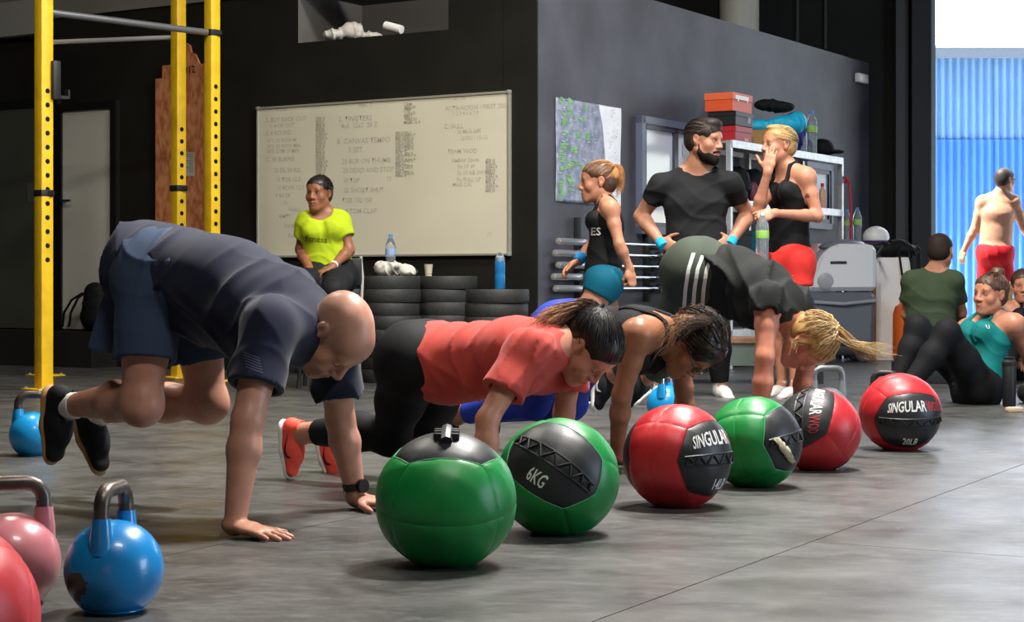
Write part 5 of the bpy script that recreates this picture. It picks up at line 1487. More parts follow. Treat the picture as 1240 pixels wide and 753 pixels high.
# ---------------------------------------------------------------- 1 bald man
J = dict(hipR=A(-1.115, 5.60, .735), hipL=A(-1.025, 5.77, .735), shR=P(326, 396, 5.27), shL=P(402, 404, 5.60),
         elR=P(300, 508, 5.16), elL=P(412, 508, 5.72), wrR=A((284-CX)*5.12/F, 5.12, .034), wrL=A((432-CX)*5.76/F, 5.76, .034),
         knR=P(172, 490, 5.52), knL=P(252, 488, 5.80), anR=P(84, 491, 5.82), anL=P(118, 500, 6.05), toeR=A(.02, 0, -1), toeL=A(.35, -.15, -.8))
J['waist'] = (J['hipR'] + J['hipL']) / 2 * .55 + (J['shR'] + J['shL']) / 2 * .45 + A(0, 0, .045)
J['neck'] = P(364, 398, 5.43)
hd = Head(P(408, 404, 5.41), FW * .30 - UPZ * .95, FW * .93 + UPZ * .36, 1.09, True)
def t_bald(L, c, V):
    scalp = np.clip((L[:, 2] - .045 + .45 * np.clip(L[:, 1], -.2, .05)) / .02, 0, 1) * 0
    crop = np.clip((.055 - L[:, 1]) / .03, 0, 1) * np.clip((L[:, 2] + .03) / .02, 0, 1) * (np.abs(L).max(1) < .14) * np.clip((.098 - L[:, 2]) / .03, 0, 1)
    beard = np.clip((-.048 - L[:, 2]) / .015, 0, 1) * np.clip((L[:, 1] - .005) / .03, 0, 1) * (np.abs(L).max(1) < .14)
    k = .26 * crop + .30 * beard
    c[:, 0] *= 1 - k * 1.05; c[:, 1] *= 1 - k * .85; c[:, 2] *= 1 - k * .7
SK1 = skin('skin_tan_man', '#b5826d', .42)
bald = Person('bald man in a navy shirt kicking both feet up off his hands', J, hd, SK1, True, 1.0, 1.10, A(J['wrR'][0], J['wrR'][1], 0), .007, .0034, .0032,
              [('R', nz(FW - UPZ * .12), -UPZ, 'flat', 1.08, 1.3), ('L', nz(FW + A(.1, .1, -.12)), -UPZ, 'flat', 1.05, 1.2)], t_bald, None, .92)
bald.eyes(M_brhair, False)
bel = (bald.wst + bald.cst) / 2
bald.shirt(M_navy, .018, .66, .13, 1.08, folds=[(FW * .8 + UPZ * .5, .007, .13, .4), (FW - UPZ * .6, .006, .10, 2.0), (A(ROW[0], ROW[1], .8), .004, .2, 1.0)],
           extra=[T_(bald.hm + bald.u * .10 - UPZ * .06, bald.cst - UPZ * .05, (.15, .10), (.16, .12), .05, w=bald.r), E_(bald.sm - bald.u * .13 + UPZ * .02, (.15, .13, .09), frame(bald.u, UPZ), .06)], slv_e=.020, cuff=1.1, vox=.0065)
bshirt = [c for c in bald.root.children if c.name.startswith('t_shirt')][0]
for k in range(6):
    decal('sleeve_stripe', A([(-.026, 0), (.026, 0), (.026, .003), (-.026, .003)]), [(0, 1, 2), (0, 2, 3)], P(303 + k * .8, 432 + k * 3.4, 5.1), A(1, .1, -.35), A(.35, 0, 1), bshirt, mat('faded_grey_print', '#474d60', .7), bshirt, bald.base, .002, .5)
bald.shorts(M_slate, .66, .014, 1.02, folds=[(UPZ + FW * .5, .006, .11, 1), (FW, .006, .08, 2)], vox=.0065, top=.6)
tail = bald.hm - FW * .26 - UPZ * .22
bald.cloth('shirt_tail', [T_(P(137, 362, 5.66), P(120, 426, 5.66), (.034, .014), (.040, .014), .01, w=A(1, 0, .2), flat=2)], M_slate, .006, [(A(1, 0, 0), .004, .05, 0)])
bald.shoe('R', FW * 1.0 + UPZ * .05, M_shoeb, M_solegum, mat('grey_lace', '#4a4b4e', .7), None, M_sockw, 1.06, .0055)
bald.shoe('L', FW * .85 + UPZ * .45, M_shoeb, M_solegum, mat('grey_lace', '#4a4b4e', .7), None, M_sockw, 1.06, .0055)
# wrist watch on the left wrist
ax = nz(J['elL'] - J['wrL']); wc = J['wrL'] + ax * .045
wt = bald.cloth('wrist_watch', [T_(wc - ax * .013, wc + ax * .013, .037, .037, .002, flat=3)], mat('black_silicone', '#151515', .5), .004)
ndir = nz(A(.75, -.66, 0)); MB().tube([wc + ndir * .030 - bald.base, wc + ndir * .047 - bald.base], .022, 20).build('watch_case', mat('dark_watch_case', '#2a2625', .3, metal=.6), wt)

# ---------------------------------------------------------------- 2 woman in coral shirt
J = dict(hipR=A(-.345, 6.14, .445), hipL=A(-.255, 6.30, .445), shR=P(638, 424, 5.85), shL=P(694, 420, 6.14), elR=P(590, 508, 5.76), elL=P(683, 500, 6.16),
         wrR=P(588, 594, 5.72), wrL=P(676, 582, 6.2), knR=P(474, 528, 6.38), knL=P(522, 528, 6.55), anR=P(364, 524, 6.62), anL=P(407, 532, 6.88), toeR=A(.12, -.05, -1), toeL=A(.3, -.1, -1))
J['neck'] = P(684, 412, 6.02)
hd = Head(P(714, 420, 6.03), FW * .42 - UPZ * .88, FW * .90 + UPZ * .40, 1.0, False)
SK2 = skin('skin_light_tan', '#b98069', .45)
red = Person('woman in a coral t-shirt and black leggings planking behind the 6KG ball', J, hd, SK2, False, .97, 1.06, A(J['wrR'][0], J['wrR'][1], 0), .0075, .0036, .0038,
             [('R', nz(FW - UPZ * .12), -UPZ, 'flat', .92, 1.1), ('L', nz(FW - UPZ * .12), -UPZ, 'flat', .92, 1.1)])
red.eyes(M_dkhair, False)
red.shirt(M_coral, .013, .62, .0, 1.10, folds=[(FW, .005, .09, 0), (FW + UPZ * .7, .005, .12, 1.2), (FW - UPZ * .5, .004, .08, 2)],
          extra=[T_(red.hm + red.u * .12 - UPZ * .055, red.cst - UPZ * .03, (.11, .10), (.12, .10), .05, w=red.r)], slv_e=.022, cuff=1.15, vox=.0065)
red.leggings(M_legb, .005, .75, .80, vox=.0065)
for sd, up in (('R', FW + UPZ * .15), ('L', FW * .95 + UPZ * .3)):
    red.shoe(sd, up, M_shoeo, M_solew, M_lacec, M_blackdec, M_sockb, .94, .005, .017)
hr = red.hair_cap(M_dkhair, .009)
red.pulled(M_dkhair, (0, -.085, .085), hr, 420, .011, .0016, 3)
kn = red.h.p(0, -.108, .092)
k1 = MB().tube([red.h.p(.018, -.098, .085) - red.base, red.h.p(0, -.104, .103) - red.base, red.h.p(-.018, -.098, .085) - red.base, red.h.p(0, -.092, .072) - red.base], .008, 8, closed=True).build('hair_tie', M_blackdec, hr)
tailp = [red.h.p(0, -.092, .086), kn + FW * -.03 + UPZ * .012, P(698, 372, 6.03), P(676, 380, 6.0), P(662, 391, 5.98)]
red.locks(M_brhair, hr, tailp, 190, .026, .0017, .0007, 5, flare=.7)
red.locks(M_hilite, hr, [tailp[1], tailp[2], tailp[3], P(656, 388, 5.96), P(650, 399, 5.95)], 170, .028, .0016, .0006, 6, flare=.8)

# ---------------------------------------------------------------- 3 woman with glasses
J = dict(hipR=A(.185, 7.10, .50), hipL=A(.275, 7.26, .50), shR=P(772, 404, 6.85), shL=P(818, 404, 7.14), elR=P(753, 478, 6.90), elL=P(828, 470, 7.2), wrR=P(746, 543, 7.05), wrL=P(830, 541, 7.25),
         knR=P(645, 486, 7.4), knL=P(690, 488, 7.6), anR=P(552, 503, 7.6), anL=P(602, 500, 7.85), toeR=A(.1, -.1, -1), toeL=A(.1, -.1, -1))
J['neck'] = P(808, 404, 7.02)
hd = Head(P(839, 418, 7.0), A(.25, -.28, -.93), FW * .98 - UPZ * .10, 1.03, False)
SK3 = skin('skin_brown', '#946349', .42)
gla = Person('dark-haired woman with glasses and blue leggings planking behind the 14LB ball', J, hd, SK3, False, .97, 1.10, A(J['wrR'][0], J['wrR'][1], 0), .009, .0042, .0042,
             [('R', nz(FW - UPZ * .12), -UPZ, 'flat', .92, 1.1), ('L', nz(FW - UPZ * .12), -UPZ, 'flat', .92, 1.1)])
gla.eyes(M_dkhair, False)
M_crochet = mat('black_mesh_knit', '#1a1a1b', .8, bscale=160, bstr=.8)
gla.tank(M_crochet, .007, -.16, 'tank_top', folds=[(FW, .003, .05, 0)], strap=.026)
gla.leggings(mat('royal_blue_legging', '#22389a', .7, nscale=5, namt=.1), .006, .30, .85)
gla.cloth('waistband', [T_(gla.hm + gla.u * .03, gla.hm + gla.u * .17, (.175, .130), (.145, .112), .02, w=gla.r, flat=3)], mat('grey_jersey', '#6c6a66', .85))
for sd in 'RL': gla.shoe(sd, FW + UPZ * .15, M_shoeb, M_solew, M_shoewh, None, M_sockb, .94, .008)
hr = gla.hair_cap(M_dkhair, .016, ear=False, extra=[gla.h.E((.05, .0, -.02), (.045, .05, .06), .02), gla.h.E((-.05, .0, -.02), (.045, .05, .06), .02)], folds=[(FW, .003, .03, 0), (UPZ, .003, .025, 1)])
gla.pulled(M_dkhair, (0, -.11, -.02), hr, 320, .020, .0022, 8, jitter=.012)
gla.pulled(M_brhair, (0.02, -.11, -.01), hr, 110, .023, .0018, 9, jitter=.02)
gla.locks(M_brhair, hr, [P(858, 388, 6.9), P(832, 390, 6.86), P(812, 402, 6.84), P(800, 416, 6.84)], 70, .034, .0010, .0004, 10, flare=1.0)
gla.locks(M_hilite, hr, [P(840, 385, 6.92), P(818, 390, 6.88), P(804, 408, 6.86), P(796, 420, 6.86)], 40, .036, .0009, .0004, 11)
red_b = nz(J['elR'] - J['wrR']); wc = J['wrR'] + red_b * .02
gla.cloth('wrist_band', [T_(wc - red_b * .012, wc + red_b * .012, .032, .032, .002, flat=3)], mat('red_band', '#b3202a', .6), .005)
gm = mat('black_acetate', '#0c0c0d', .3); h_ = gla.h
gl_ = None
for x in (-1, 1):
    lp = [h_.p(x * .034 + .025 * math.cos(a), .106 - .006 * abs(math.cos(a)), -.002 + .019 * math.sin(a)) - gla.base for a in np.linspace(0, 2 * math.pi, 18, endpoint=False)]
    ob = MB().tube(lp, .0024, 6, closed=True)
    ob.tube([h_.p(x * .058, .099, .003) - gla.base, h_.p(x * .082, .06, .006) - gla.base, h_.p(x * .086, .0, .006) - gla.base], .0024, 6)
    if x < 0: ob.tube([h_.p(-.010, .107, 0) - gla.base, h_.p(0, .11, .003) - gla.base, h_.p(.010, .107, 0) - gla.base], .0024, 6)
    ob.build('glasses_frame', gm, gla.root)

# ---------------------------------------------------------------- 4 blonde woman in pike
J = dict(hipR=A(.775, 7.79, .755), hipL=A(.855, 7.95, .755), shR=P(930, 362, 7.5), shL=P(964, 366, 7.8), elR=P(926, 432, 7.44), elL=P(976, 438, 7.85), wrR=P(917, 527, 7.45), wrL=P(963, 520, 7.9),
         knR=P(806, 428, 8.0), knL=P(832, 428, 8.2), anR=P(742, 452, 8.25), anL=P(784, 455, 8.5), toeR=A(-.1, -.25, -1), toeL=A(-.3, -.2, -1))
J['waist'] = P(888, 334, 7.8)
J['neck'] = P(956, 384, 7.64)
hd = Head(P(979, 414, 7.6), A(.05, -.15, -.98), FW * .99 - UPZ * .03, 1.0, False)
SK4 = skin('skin_pink_fair', '#c07f66', .45)
blo = Person('blonde woman in a dark shirt and striped olive leggings bent over her hands', J, hd, SK4, False, 1.0, 1.12, A(J['wrR'][0], J['wrR'][1], 0), .009, .0042, .0044,
             [('R', nz(FW - UPZ * .12), -UPZ, 'flat', .95, 1.1), ('L', nz(FW - UPZ * .12), -UPZ, 'flat', .95, 1.1)])
blo.eyes(M_blonde, False)
M_olive = mat('olive_legging', '#3a4238', .75, nscale=5, namt=.08); M_char = mat('charcoal_jersey', '#222423', .85, nscale=6, namt=.08)
lg = blo.leggings(M_olive, .006, .8, .85)
blo.shirt(M_char, .016, .22, -.13, 1.12, folds=[(FW, .008, .08, 0), (UPZ + FW, .008, .11, 1)], slv_e=.018, extra=[T_(blo.wst - UPZ * .10, blo.cst - UPZ * .06, (.11, .09), (.12, .10), .05, w=blo.r)])
for k in range(3):
    px0 = 832 + k * 11
    pts = [P(px0 + 8, 306 + k * 3, 7.2), P(px0 + 2, 325, 7.2), P(px0 - 2, 350, 7.2), P(px0 - 4, 378, 7.2), P(px0 - 5, 410, 7.2)]
    bv = BVHTree.FromPolygons([tuple(v.co) for v in lg.data.vertices], [tuple(p.vertices) for p in lg.data.polygons])
    eye = A(0, 0, H); V = []; Fc = []
    n = 20; C = np.array(pts); tt = np.linspace(0, 1, 5)
    for i in range(n):
        c = A(*[np.interp(i / (n - 1), tt, C[:, j]) for j in range(3)]); row = []
        for dx in (-.0075, .0075):
            d = nz(c + A(dx, 0, 0) - eye); hit = bv.ray_cast(Vector(eye - blo.base), Vector(d), 20)
            row.append(A(tuple(hit[0])) - d * .003 if hit[0] is not None else None)
        V.append(row)
    vs = []; 
    for i in range(n - 1):
        if any(x is None for x in V[i] + V[i + 1]): continue
        b = len(vs); vs += [V[i][0], V[i][1], V[i + 1][1], V[i + 1][0]]; Fc.append((b, b + 1, b + 2, b + 3))
    if Fc: link_mesh('side_stripe', np_mesh('side_stripe', vs, Fc, False), mat('white_stripe', '#cfcfc9', .7), lg)
for sd in 'RL': blo.shoe(sd, FW * .8 + UPZ * .3, M_shoeb, M_solew, M_blackdec, M_solew, M_sockb, .98, .007, .024)
hr = blo.hair_cap(M_blonde, .012, folds=[(FW, .002, .03, 0)])
blo.pulled(M_ltbl, (0, -.045, .112), hr, 200, .015, .0020, 12, jitter=.012)
blo.pulled(M_blonde, (0, -.045, .112), hr, 200, .014, .0020, 13, jitter=.01)
kn = blo.h.p(0, -.04, .108)
blo.locks(M_blonde, hr, [kn, kn + FW * .03 + UPZ * .01, P(1032, 416, 7.5), P(1050, 428, 7.45), P(1066, 432, 7.4)], 70, .022, .0020, .0006, 14, flare=.7)
blo.locks(M_ltbl, hr, [kn, P(1022, 414, 7.52), P(1042, 420, 7.45), P(1062, 424, 7.4), P(1080, 426, 7.35)], 50, .016, .0018, .0006, 15, flare=1.2)
blo.locks(M_blonde, hr, [blo.h.p(.06, .02, .05), P(962, 412, 7.5), P(960, 424, 7.48)], 22, .014, .0014, .0006, 16)
# ---------------------------------------------------------------- 5 seated woman in yellow
M_lime = mat('lime_jersey', '#a5b81d', .8, nscale=5, namt=.06)
D5 = 12.55
J = dict(hipR=P(384, 333, D5), hipL=P(411, 333, D5), shR=P(371, 269, D5), shL=P(412, 267, D5), elR=P(364, 302, D5 + .05), elL=P(423, 303, D5 - .05), wrR=P(376, 328, D5 - .25), wrL=P(402, 323, D5 - .25),
         knR=P(366, 352, D5 - .48), knL=P(404, 352, D5 - .48), anR=P(354, 424, D5 - .42), anL=P(396, 424, D5 - .42), toeR=A(-.3, -1, -.05), toeL=A(.1, -1, -.05))
J['neck'] = P(389, 256, D5)
hd = Head(P(386, 234, D5 - .02), A(-.35, -.93, -.02), UPZ, 1.02, False)
SK5 = skin('skin_dark_brown', '#85563d', .42)
yel = Person('seated woman in a lime yellow t-shirt before the whiteboard', J, hd, SK5, False, 1.0, 1.08, A(J['anR'][0], D5 - .3, 0), .010, .0045, .0048,
             [('R', A(.6, -.5, -.6), A(.2, .3, -1), 'relax', .95), ('L', A(-.85, -.3, -.4), A(.2, .3, -1), 'relax', .95)])
yel.eyes(M_dkhair, True)
ts = yel.shirt(M_lime, .014, .55, .02, 1.08, folds=[(A(.3, 0, 1), .004, .08, 0), (A(1, 0, .5), .003, .07, 1)], slv_e=.016, scoop=.085)
pv, pf = text_mesh('fitness', .06, .004)
decal('printed_word', pv, pf, P(383, 290, D5 - .05), A(1, .1, -.08), A(.08, 0, 1), ts, mat('dark_lime_print', '#4a5a1c', .7), ts, yel.base, .003, .6)
yel.leggings(mat('black_track_pants', '#18191b', .7), .014, .5, .95, 'trousers')
for sd in 'RL': yel.shoe(sd, UPZ, mat('lime_white_shoe', '#c3d06a', .6), M_solew, M_solew, None, M_sockw, .95, .009)
hr = yel.hair_cap(M_dkhair, .008, vox=.005)
yel.pulled(M_dkhair, (0, -.115, -.01), hr, 160, .010, .002, 21)
yel.locks(M_dkhair, hr, [yel.h.p(.05, -.05, -.06), P(398, 250, D5 - .02), P(401, 260, D5 - .03)], 22, .012, .002, .0008, 22)
ax = nz(J['elL'] - J['wrL']); wc = J['wrL'] + ax * .03
yel.cloth('bracelet', [T_(wc - ax * .01, wc + ax * .01, .030, .030, .002, flat=3)], M_white, .006)
# her stool: a padded box seat with a pale edge
q = P(400, 345, D5 + .05); zs_ = J['hipR'][2] - .135
st = thing('chair', 'black high chair with a pale back edge under the woman in yellow', 'chair', (q[0], q[1], 0))
MB().box((0, 0, zs_ - .03), (.40, .38, .06), bev=.015).build('seat', M_blackm, st)
for sx in (-1, 1):
    for sy in (-1, 1): MB().tube([A(sx * .16, sy * .15, zs_ - .05), A(sx * .2, sy * .19, 0)], .014, 10).build('leg', M_blackm, st)
MB().box((.02, .22, zs_ + .16), (.36, .04, .20), bev=.015).build('backrest', M_blackm, st)
for sx in (-1, 1): MB().tube([A(sx * .2, .2, zs_ - .04), A(sx * .205, .23, zs_ + .12), A(sx * .19, .24, zs_ + .27)], .011, 8).build('back_post', mat('pale_tube', '#a9a9a6', .4), st)

# ---------------------------------------------------------------- 6 walking woman in black tank
D6 = 10.7
J = dict(hipR=P(728, 340, D6 + .09), hipL=P(731, 340, D6 - .09), shR=P(734, 254, D6 + .16), shL=P(739, 252, D6 - .16), elR=P(716, 298, D6 + .22), elL=P(750, 296, D6 - .22), wrR=P(699, 317, D6 + .14), wrL=P(763, 326, D6 - .20),
         knR=P(741, 412, D6 + .08), knL=P(700, 402, D6 - .08), anR=P(772, 468, D6 + .08), anL=P(705, 473, D6 - .08), toeR=A(-.8, 0, -.6), toeL=A(-1, 0, .05))
J['neck'] = P(733, 247, D6)
hd = Head(P(724, 220, D6), A(-1, -.08, -.06), UPZ + A(-.05, 0, 0), 1.0, False)
SK6 = skin('skin_tan_woman', '#b07a5f', .45)
wal = Person('woman in a black tank and teal shorts walking past the barbells', J, hd, SK6, False, .97, .92, A(J['anL'][0], D6, 0), .010, .0045, .0048,
             [('R', A(-.75, -.15, .35) * 0 + A(-.7, -.2, -.5), A(.3, -.4, -.6), 'relax', .95), ('L', A(.15, -.1, -1), A(-.6, .6, 0), 'fist', .95)])
wal.eyes(M_brhair, True)
tk = wal.tank(mat('black_tank', '#121315', .75, nscale=5, namt=.1), .010, .09, folds=[(A(.3, 0, 1), .004, .09, 0)], loose=1.1)
pv, pf = text_mesh('TES', .062, .012)
decal('printed_word', pv, pf, P(717, 281, D6 - .05), A(1, .0, -.02), UPZ, tk, M_txt, tk, wal.base, .004, .8)
wal.shorts(mat('teal_shorts', '#0f6079', .7), .24, .008, 1.06, top=.3)
MB().tube([P(738, 331, D6 - .17) - wal.base, P(743, 331, D6 - .16) - wal.base], .007, 6).build('green_tag', mat('lime_tag', '#4fd05a', .6), tk)
for sd in 'RL': wal.shoe(sd, UPZ if sd == 'L' else A(-.4, 0, .9), M_shoeb, M_solew, None, None, M_sockw, .93, .010)
hr = wal.hair_cap(M_brhair, .008, vox=.005)
wal.pulled(M_hilite, (0, -.09, .085), hr, 160, .010, .0018, 31)
kn = wal.h.p(0, -.11, .075)
wal.locks(M_hilite, hr, [wal.h.p(0, -.085, .08), kn + A(.012, 0, .02), kn + A(.035, 0, -.01), kn + A(.03, 0, -.08), kn + A(.02, 0, -.15)], 130, .018, .0022, .0009, 32, flare=.5)
ax = nz(J['elR'] - J['wrR']); wc = J['wrR'] + ax * .03
wal.cloth('wrist_wrap', [T_(wc - ax * .03, wc + ax * .03, .034, .036, .002, flat=3)], mat('blue_wrap', '#1f7fc4', .7), .006)

# ---------------------------------------------------------------- 7 bearded man
D7 = 11.6
M_tee = mat('dark_grey_jersey', '#1f2022', .85, nscale=4, namt=.12, bscale=200, bstr=.2)
J = dict(hipR=P(824, 322, D7), hipL=P(864, 322, D7), shR=P(800, 225, D7 + .02), shL=P(884, 223, D7 - .0), elR=P(776, 262, D7 + .12), elL=P(906, 260, D7 + .12), wrR=P(800, 293, D7 - .05), wrL=P(886, 291, D7 - .05),
         knR=P(818, 402, D7 - .04), knL=P(868, 402, D7 - .04), anR=P(800, 466, D7), anL=P(872, 466, D7), toeR=A(-.25, -1, -.04), toeL=A(.25, -1, -.04))
J['neck'] = P(844, 204, D7)
hd = Head(P(853, 170, D7 - .05), A(.80, -.60, -.10), UPZ + A(.06, 0, 0), 1.12, True)
SK7 = skin('skin_olive_man', '#b07c62', .45)
bea = Person('bearded man in a dark grey t-shirt standing with hands on hips', J, hd, SK7, True, 1.05, 1.06, A(P(845, 0, D7)[0], D7, 0), .010, .0045, .005,
             [('R', A(.75, -.5, -.35), A(.4, .8, 0), 'hip', 1.05), ('L', A(-.75, -.5, -.35), A(-.4, .8, 0), 'hip', 1.05)])
bea.eyes(M_dkhair, True)
ts = bea.shirt(M_tee, .012, .52, .03, 1.05, folds=[(A(.5, 0, 1), .005, .12, 0), (A(-.6, 0, 1), .004, .10, 1)], slv_e=.009, cuff=1.04, scoop=.07)
pv, pf = poly_mesh(SWOOSH, .04)
decal('swoosh', pv, pf, P(862, 207, D7 - .1), A(1, .05, 0), UPZ, ts, mat('grey_print', '#8e8f92', .6), ts, bea.base, .003, .6)
bea.leggings(mat('black_joggers', '#0f1011', .8), .016, .5, .95, 'trousers')
for sd in 'RL': bea.shoe(sd, UPZ, M_shoewh, M_solew, M_solew, None, M_sockw, 1.05, .010)
M_beard = mat('dark_beard', '#19120f', .7, bscale=200, bstr=.6)
M_hairbm = mat('short_dark_hair', '#261b15', .6, bscale=160, bstr=.6)
h_ = bea.h
bops = [h_.E((0, .035, -.085), (.060, .058, .048)), h_.E((0, .075, -.105), (.034, .032, .034), .02)]
for x in (-1, 1): bops += [h_.T((x * .060, .0, -.02), (x * .056, .012, -.07), .012, .020, .02), h_.T((x * .030, .088, -.066), (x * .004, .104, -.055), .006, .008, .01)]
bops += [h_.E((0, .112, -.074), (.020, .016, .008), .004, True), h_.E((0, .11, -.028), (.05, .05, .028), .006, True)]
bea.cloth('beard', bops, M_beard, .0042, [(A(1, 0, 1), .001, .012, 0)])
hr = bea.hair_cap(M_hairbm, .012, vox=.005, extra=[h_.E((0, .045, .10), (.06, .05, .03), .02)], folds=[(A(1, 1, 0), .002, .02, 0)])
bea.pulled(M_hairbm, (0, -.10, .04), hr, 140, .014, .0022, 41, front=.09)
for sd in 'RL':
    ax = nz(J['el' + sd] - J['wr' + sd]); wc = J['wr' + sd] - ax * .02
    bea.cloth('wrist_wrap', [T_(wc - ax * .03, wc + ax * .035, (.040, .036), (.037, .035), .002, flat=3)], mat('cyan_wrap', '#1f9fd0', .7), .006)

# ---------------------------------------------------------------- 8 short-haired blond woman with bottle
D8 = 11.5
J = dict(hipR=P(948, 316, D8 + .09), hipL=P(962, 316, D8 - .07), shR=P(938, 216, D8 + .12), shL=P(976, 213, D8 - .10), elR=P(917, 256, D8 - .08), elL=P(990, 262, D8 - .14), wrR=P(930, 207, D8 - .16), wrL=P(937, 258, D8 - .28),
         knR=P(945, 396, D8 + .05), knL=P(962, 396, D8 - .08), anR=P(948, 466, D8 + .1), anL=P(964, 468, D8 - .08), toeR=A(-.8, -.6, -.04), toeL=A(-.8, -.6, -.04))
J['neck'] = P(954, 205, D8)
hd = Head(P(943, 176, D8), A(-.93, -.35, .04), UPZ + A(-.06, 0, 0), 1.03, False)
SK8 = skin('skin_tanned_fair', '#b97f65', .45)
bot = Person('short-haired blond woman in black tank and red shorts holding a bottle', J, hd, SK8, False, 1.0, 1.03, A(P(955, 0, D8)[0], D8, 0), .010, .0045, .0048,
             [('R', A(.18, .10, 1), A(.35, .75, 0), 'press', 1.0), ('L', A(-.85, -.15, -.25), A(.0, .8, -.5), 'grip', 1.0)])
bot.eyes(M_blonde, True)
bot.tank(mat('black_rib_tank', '#101113', .75), .008, .03, folds=[(A(.2, 0, 1), .003, .08, 0)], strap=.030)
rs = bot.shorts(mat('bright_red_shorts', '#d8352f', .7), .38, .016, 1.2, top=.15, folds=[(A(1, 0, .3), .005, .09, 0)])
pv, pf = poly_mesh(SWOOSH, .03)
decal('swoosh', pv, pf, P(953, 335, D8 - .15), A(1, .2, 0), UPZ, rs, M_txt, rs, bot.base, .003, .6)
for sd in 'RL': bot.shoe(sd, UPZ, M_shoewh, M_solew, None, None, M_sockw, .95, .010)
hr = bot.hair_cap(M_blonde, .008, vox=.005, extra=[bot.h.E((0, .03, .105), (.055, .055, .022), .02)])
bot.pulled(M_ltbl, (0, -.10, .02), hr, 190, .010, .0020, 51, front=.09)
bot.pulled(M_brhair, (0, -.09, -.03), hr, 90, .010, .0018, 52, front=-.02)
tat = bot.O['upL'][1]; tc = J['shL'] + (J['elL'] - J['shL']) * .45
pv, pf = text_mesh('&', .04, .004)
decal('tattoo', pv, pf, P(978, 237, D8 - .16), A(1, .2, 0), UPZ, bot.root, mat('tattoo_ink', '#3a3030', .6), bot.root, bot.base, .002, .5)
wbq = J['wrL'] + A(-.075, -.035, -.02)
wb = water_bottle((wbq[0] - .0, wbq[1], wbq[2] - .30), 'large water bottle held by the short-haired woman', 1.0, M_label_g, M_white)

# ---------------------------------------------------------------- 9 shirtless man outside
D9 = 20.4
J = dict(hipR=P(1213, 306, D9 - .0), hipL=P(1197, 306, D9 + .0), shR=P(1227, 243, D9 - .02), shL=P(1190, 244, D9 + .02), elR=P(1240, 276, D9 + .05), elL=P(1180, 278, D9 + .05), wrR=P(1252, 292, D9 + .15), wrL=P(1168, 302, D9 + .1),
         knR=P(1216, 362, D9 + .05), knL=P(1196, 362, D9 + .12), anR=P(1218, 409, D9 - .08), anL=P(1194, 409, D9 + .1), toeR=A(.4, 1, -.05), toeL=A(.2, 1, -.05))
J['neck'] = P(1211, 236, D9)
hd = Head(P(1217, 218, D9), A(.85, .50, -.05), UPZ, 1.10, True)
SK9 = skin('skin_sunlit_man', '#b98a70', .5)
out = Person('shirtless man in red shorts walking in the sunny yard', J, hd, SK9, True, 1.1, 1.05, A(J['anR'][0], D9, 0), .013, .006, .007,
             [('R', A(.6, .2, -.7), A(-.5, .5, 0), 'relax', 1.1), ('L', A(-.3, .1, -1), A(.7, .5, 0), 'relax', 1.1)])
out.shorts(mat('crimson_shorts', '#c01d26', .7), .62, .016, 1.18, top=.25, folds=[(A(1, 0, .3), .006, .1, 0)])
out.cloth('waistband', [T_(out.hm + out.u * .045, out.hm + out.u * .085, (.185, .14), (.183, .138), .01, w=out.r, flat=3)], M_blackdec)
for sd in 'RL': out.shoe(sd, UPZ, M_shoewh, M_solew, None, None, None, 1.0, .013)
hr = out.hair_cap(M_hairbm, .008, vox=.006)
MB().tube([out.h.p(.078, .0, .012) - out.base, out.h.p(.07, .07, .012) - out.base, out.h.p(.03, .105, .006) - out.base, out.h.p(-.03, .105, .006) - out.base, out.h.p(-.07, .07, .012) - out.base, out.h.p(-.078, 0, .012) - out.base], .008, 6).build('sunglasses', M_blackdec, out.root)

# ---------------------------------------------------------------- 10 seated man in olive shirt, back to us
DA = 13.2
J = dict(hipR=P(1140, 418, DA - .02), hipL=P(1112, 418, DA + .02), shR=P(1155, 340, DA - .05), shL=P(1104, 340, DA + .05), elR=P(1164, 378, DA + .12), elL=P(1098, 380, DA + .15), wrR=P(1158, 400, DA + .36), wrL=P(1112, 404, DA + .38),
         knR=P(1172, 398, DA + .36), knL=P(1136, 398, DA + .48), anR=P(1188, 442, DA + .55), anL=P(1150, 440, DA + .7), toeR=A(.5, .8, -.05), toeL=A(.3, .9, -.05))
J['neck'] = P(1133, 330, DA)
hd = Head(P(1139, 304, DA), A(.55, .83, -.08), UPZ, 1.06, True)
SKA = skin('skin_tan_arm', '#a5735a', .45)
oli = Person('man in an olive t-shirt sitting with his back turned near the gate', J, hd, SKA, True, 1.0, 1.0, A(P(1126, 0, DA)[0], DA, 0), .011, .0052, .006,
             [('R', A(-.3, .6, -.5), A(-.7, 0, -.6), 'relax', 1.0), ('L', A(.5, .6, -.4), A(0, 0, -1), 'relax', 1.0)])
oli.shirt(mat('olive_jersey', '#36422f', .85, nscale=5, namt=.1), .012, .62, .02, 1.04, folds=[(A(.4, 0, 1), .005, .1, 0)], slv_e=.012)
oli.shorts(mat('navy_shorts', '#1c2230', .8), .75, .014, 1.1, top=.3)
for sd in 'RL': oli.shoe(sd, UPZ, M_shoeb, M_solew, None, None, M_sockb, 1.0, .012)
oli.hair_cap(mat('cropped_brown_hair', '#2b2019', .7, bscale=200, bstr=.5), .006, vox=.006)
zq = J['hipR'][2] - .12
sb = thing('plyo_box', 'low black plywood box the man in olive sits on', 'box', (P(1126, 0, DA)[0], DA, 0), .15)
MB().box((0, 0, zq / 2), (.46, .34, zq), bev=.006).build('box_body', M_blackm, sb)
for sx in (-1, 1): MB().box((sx * .231, 0, zq * .6), (.004, .12, .03), bev=.001).build('hand_slot', M_seam, sb)

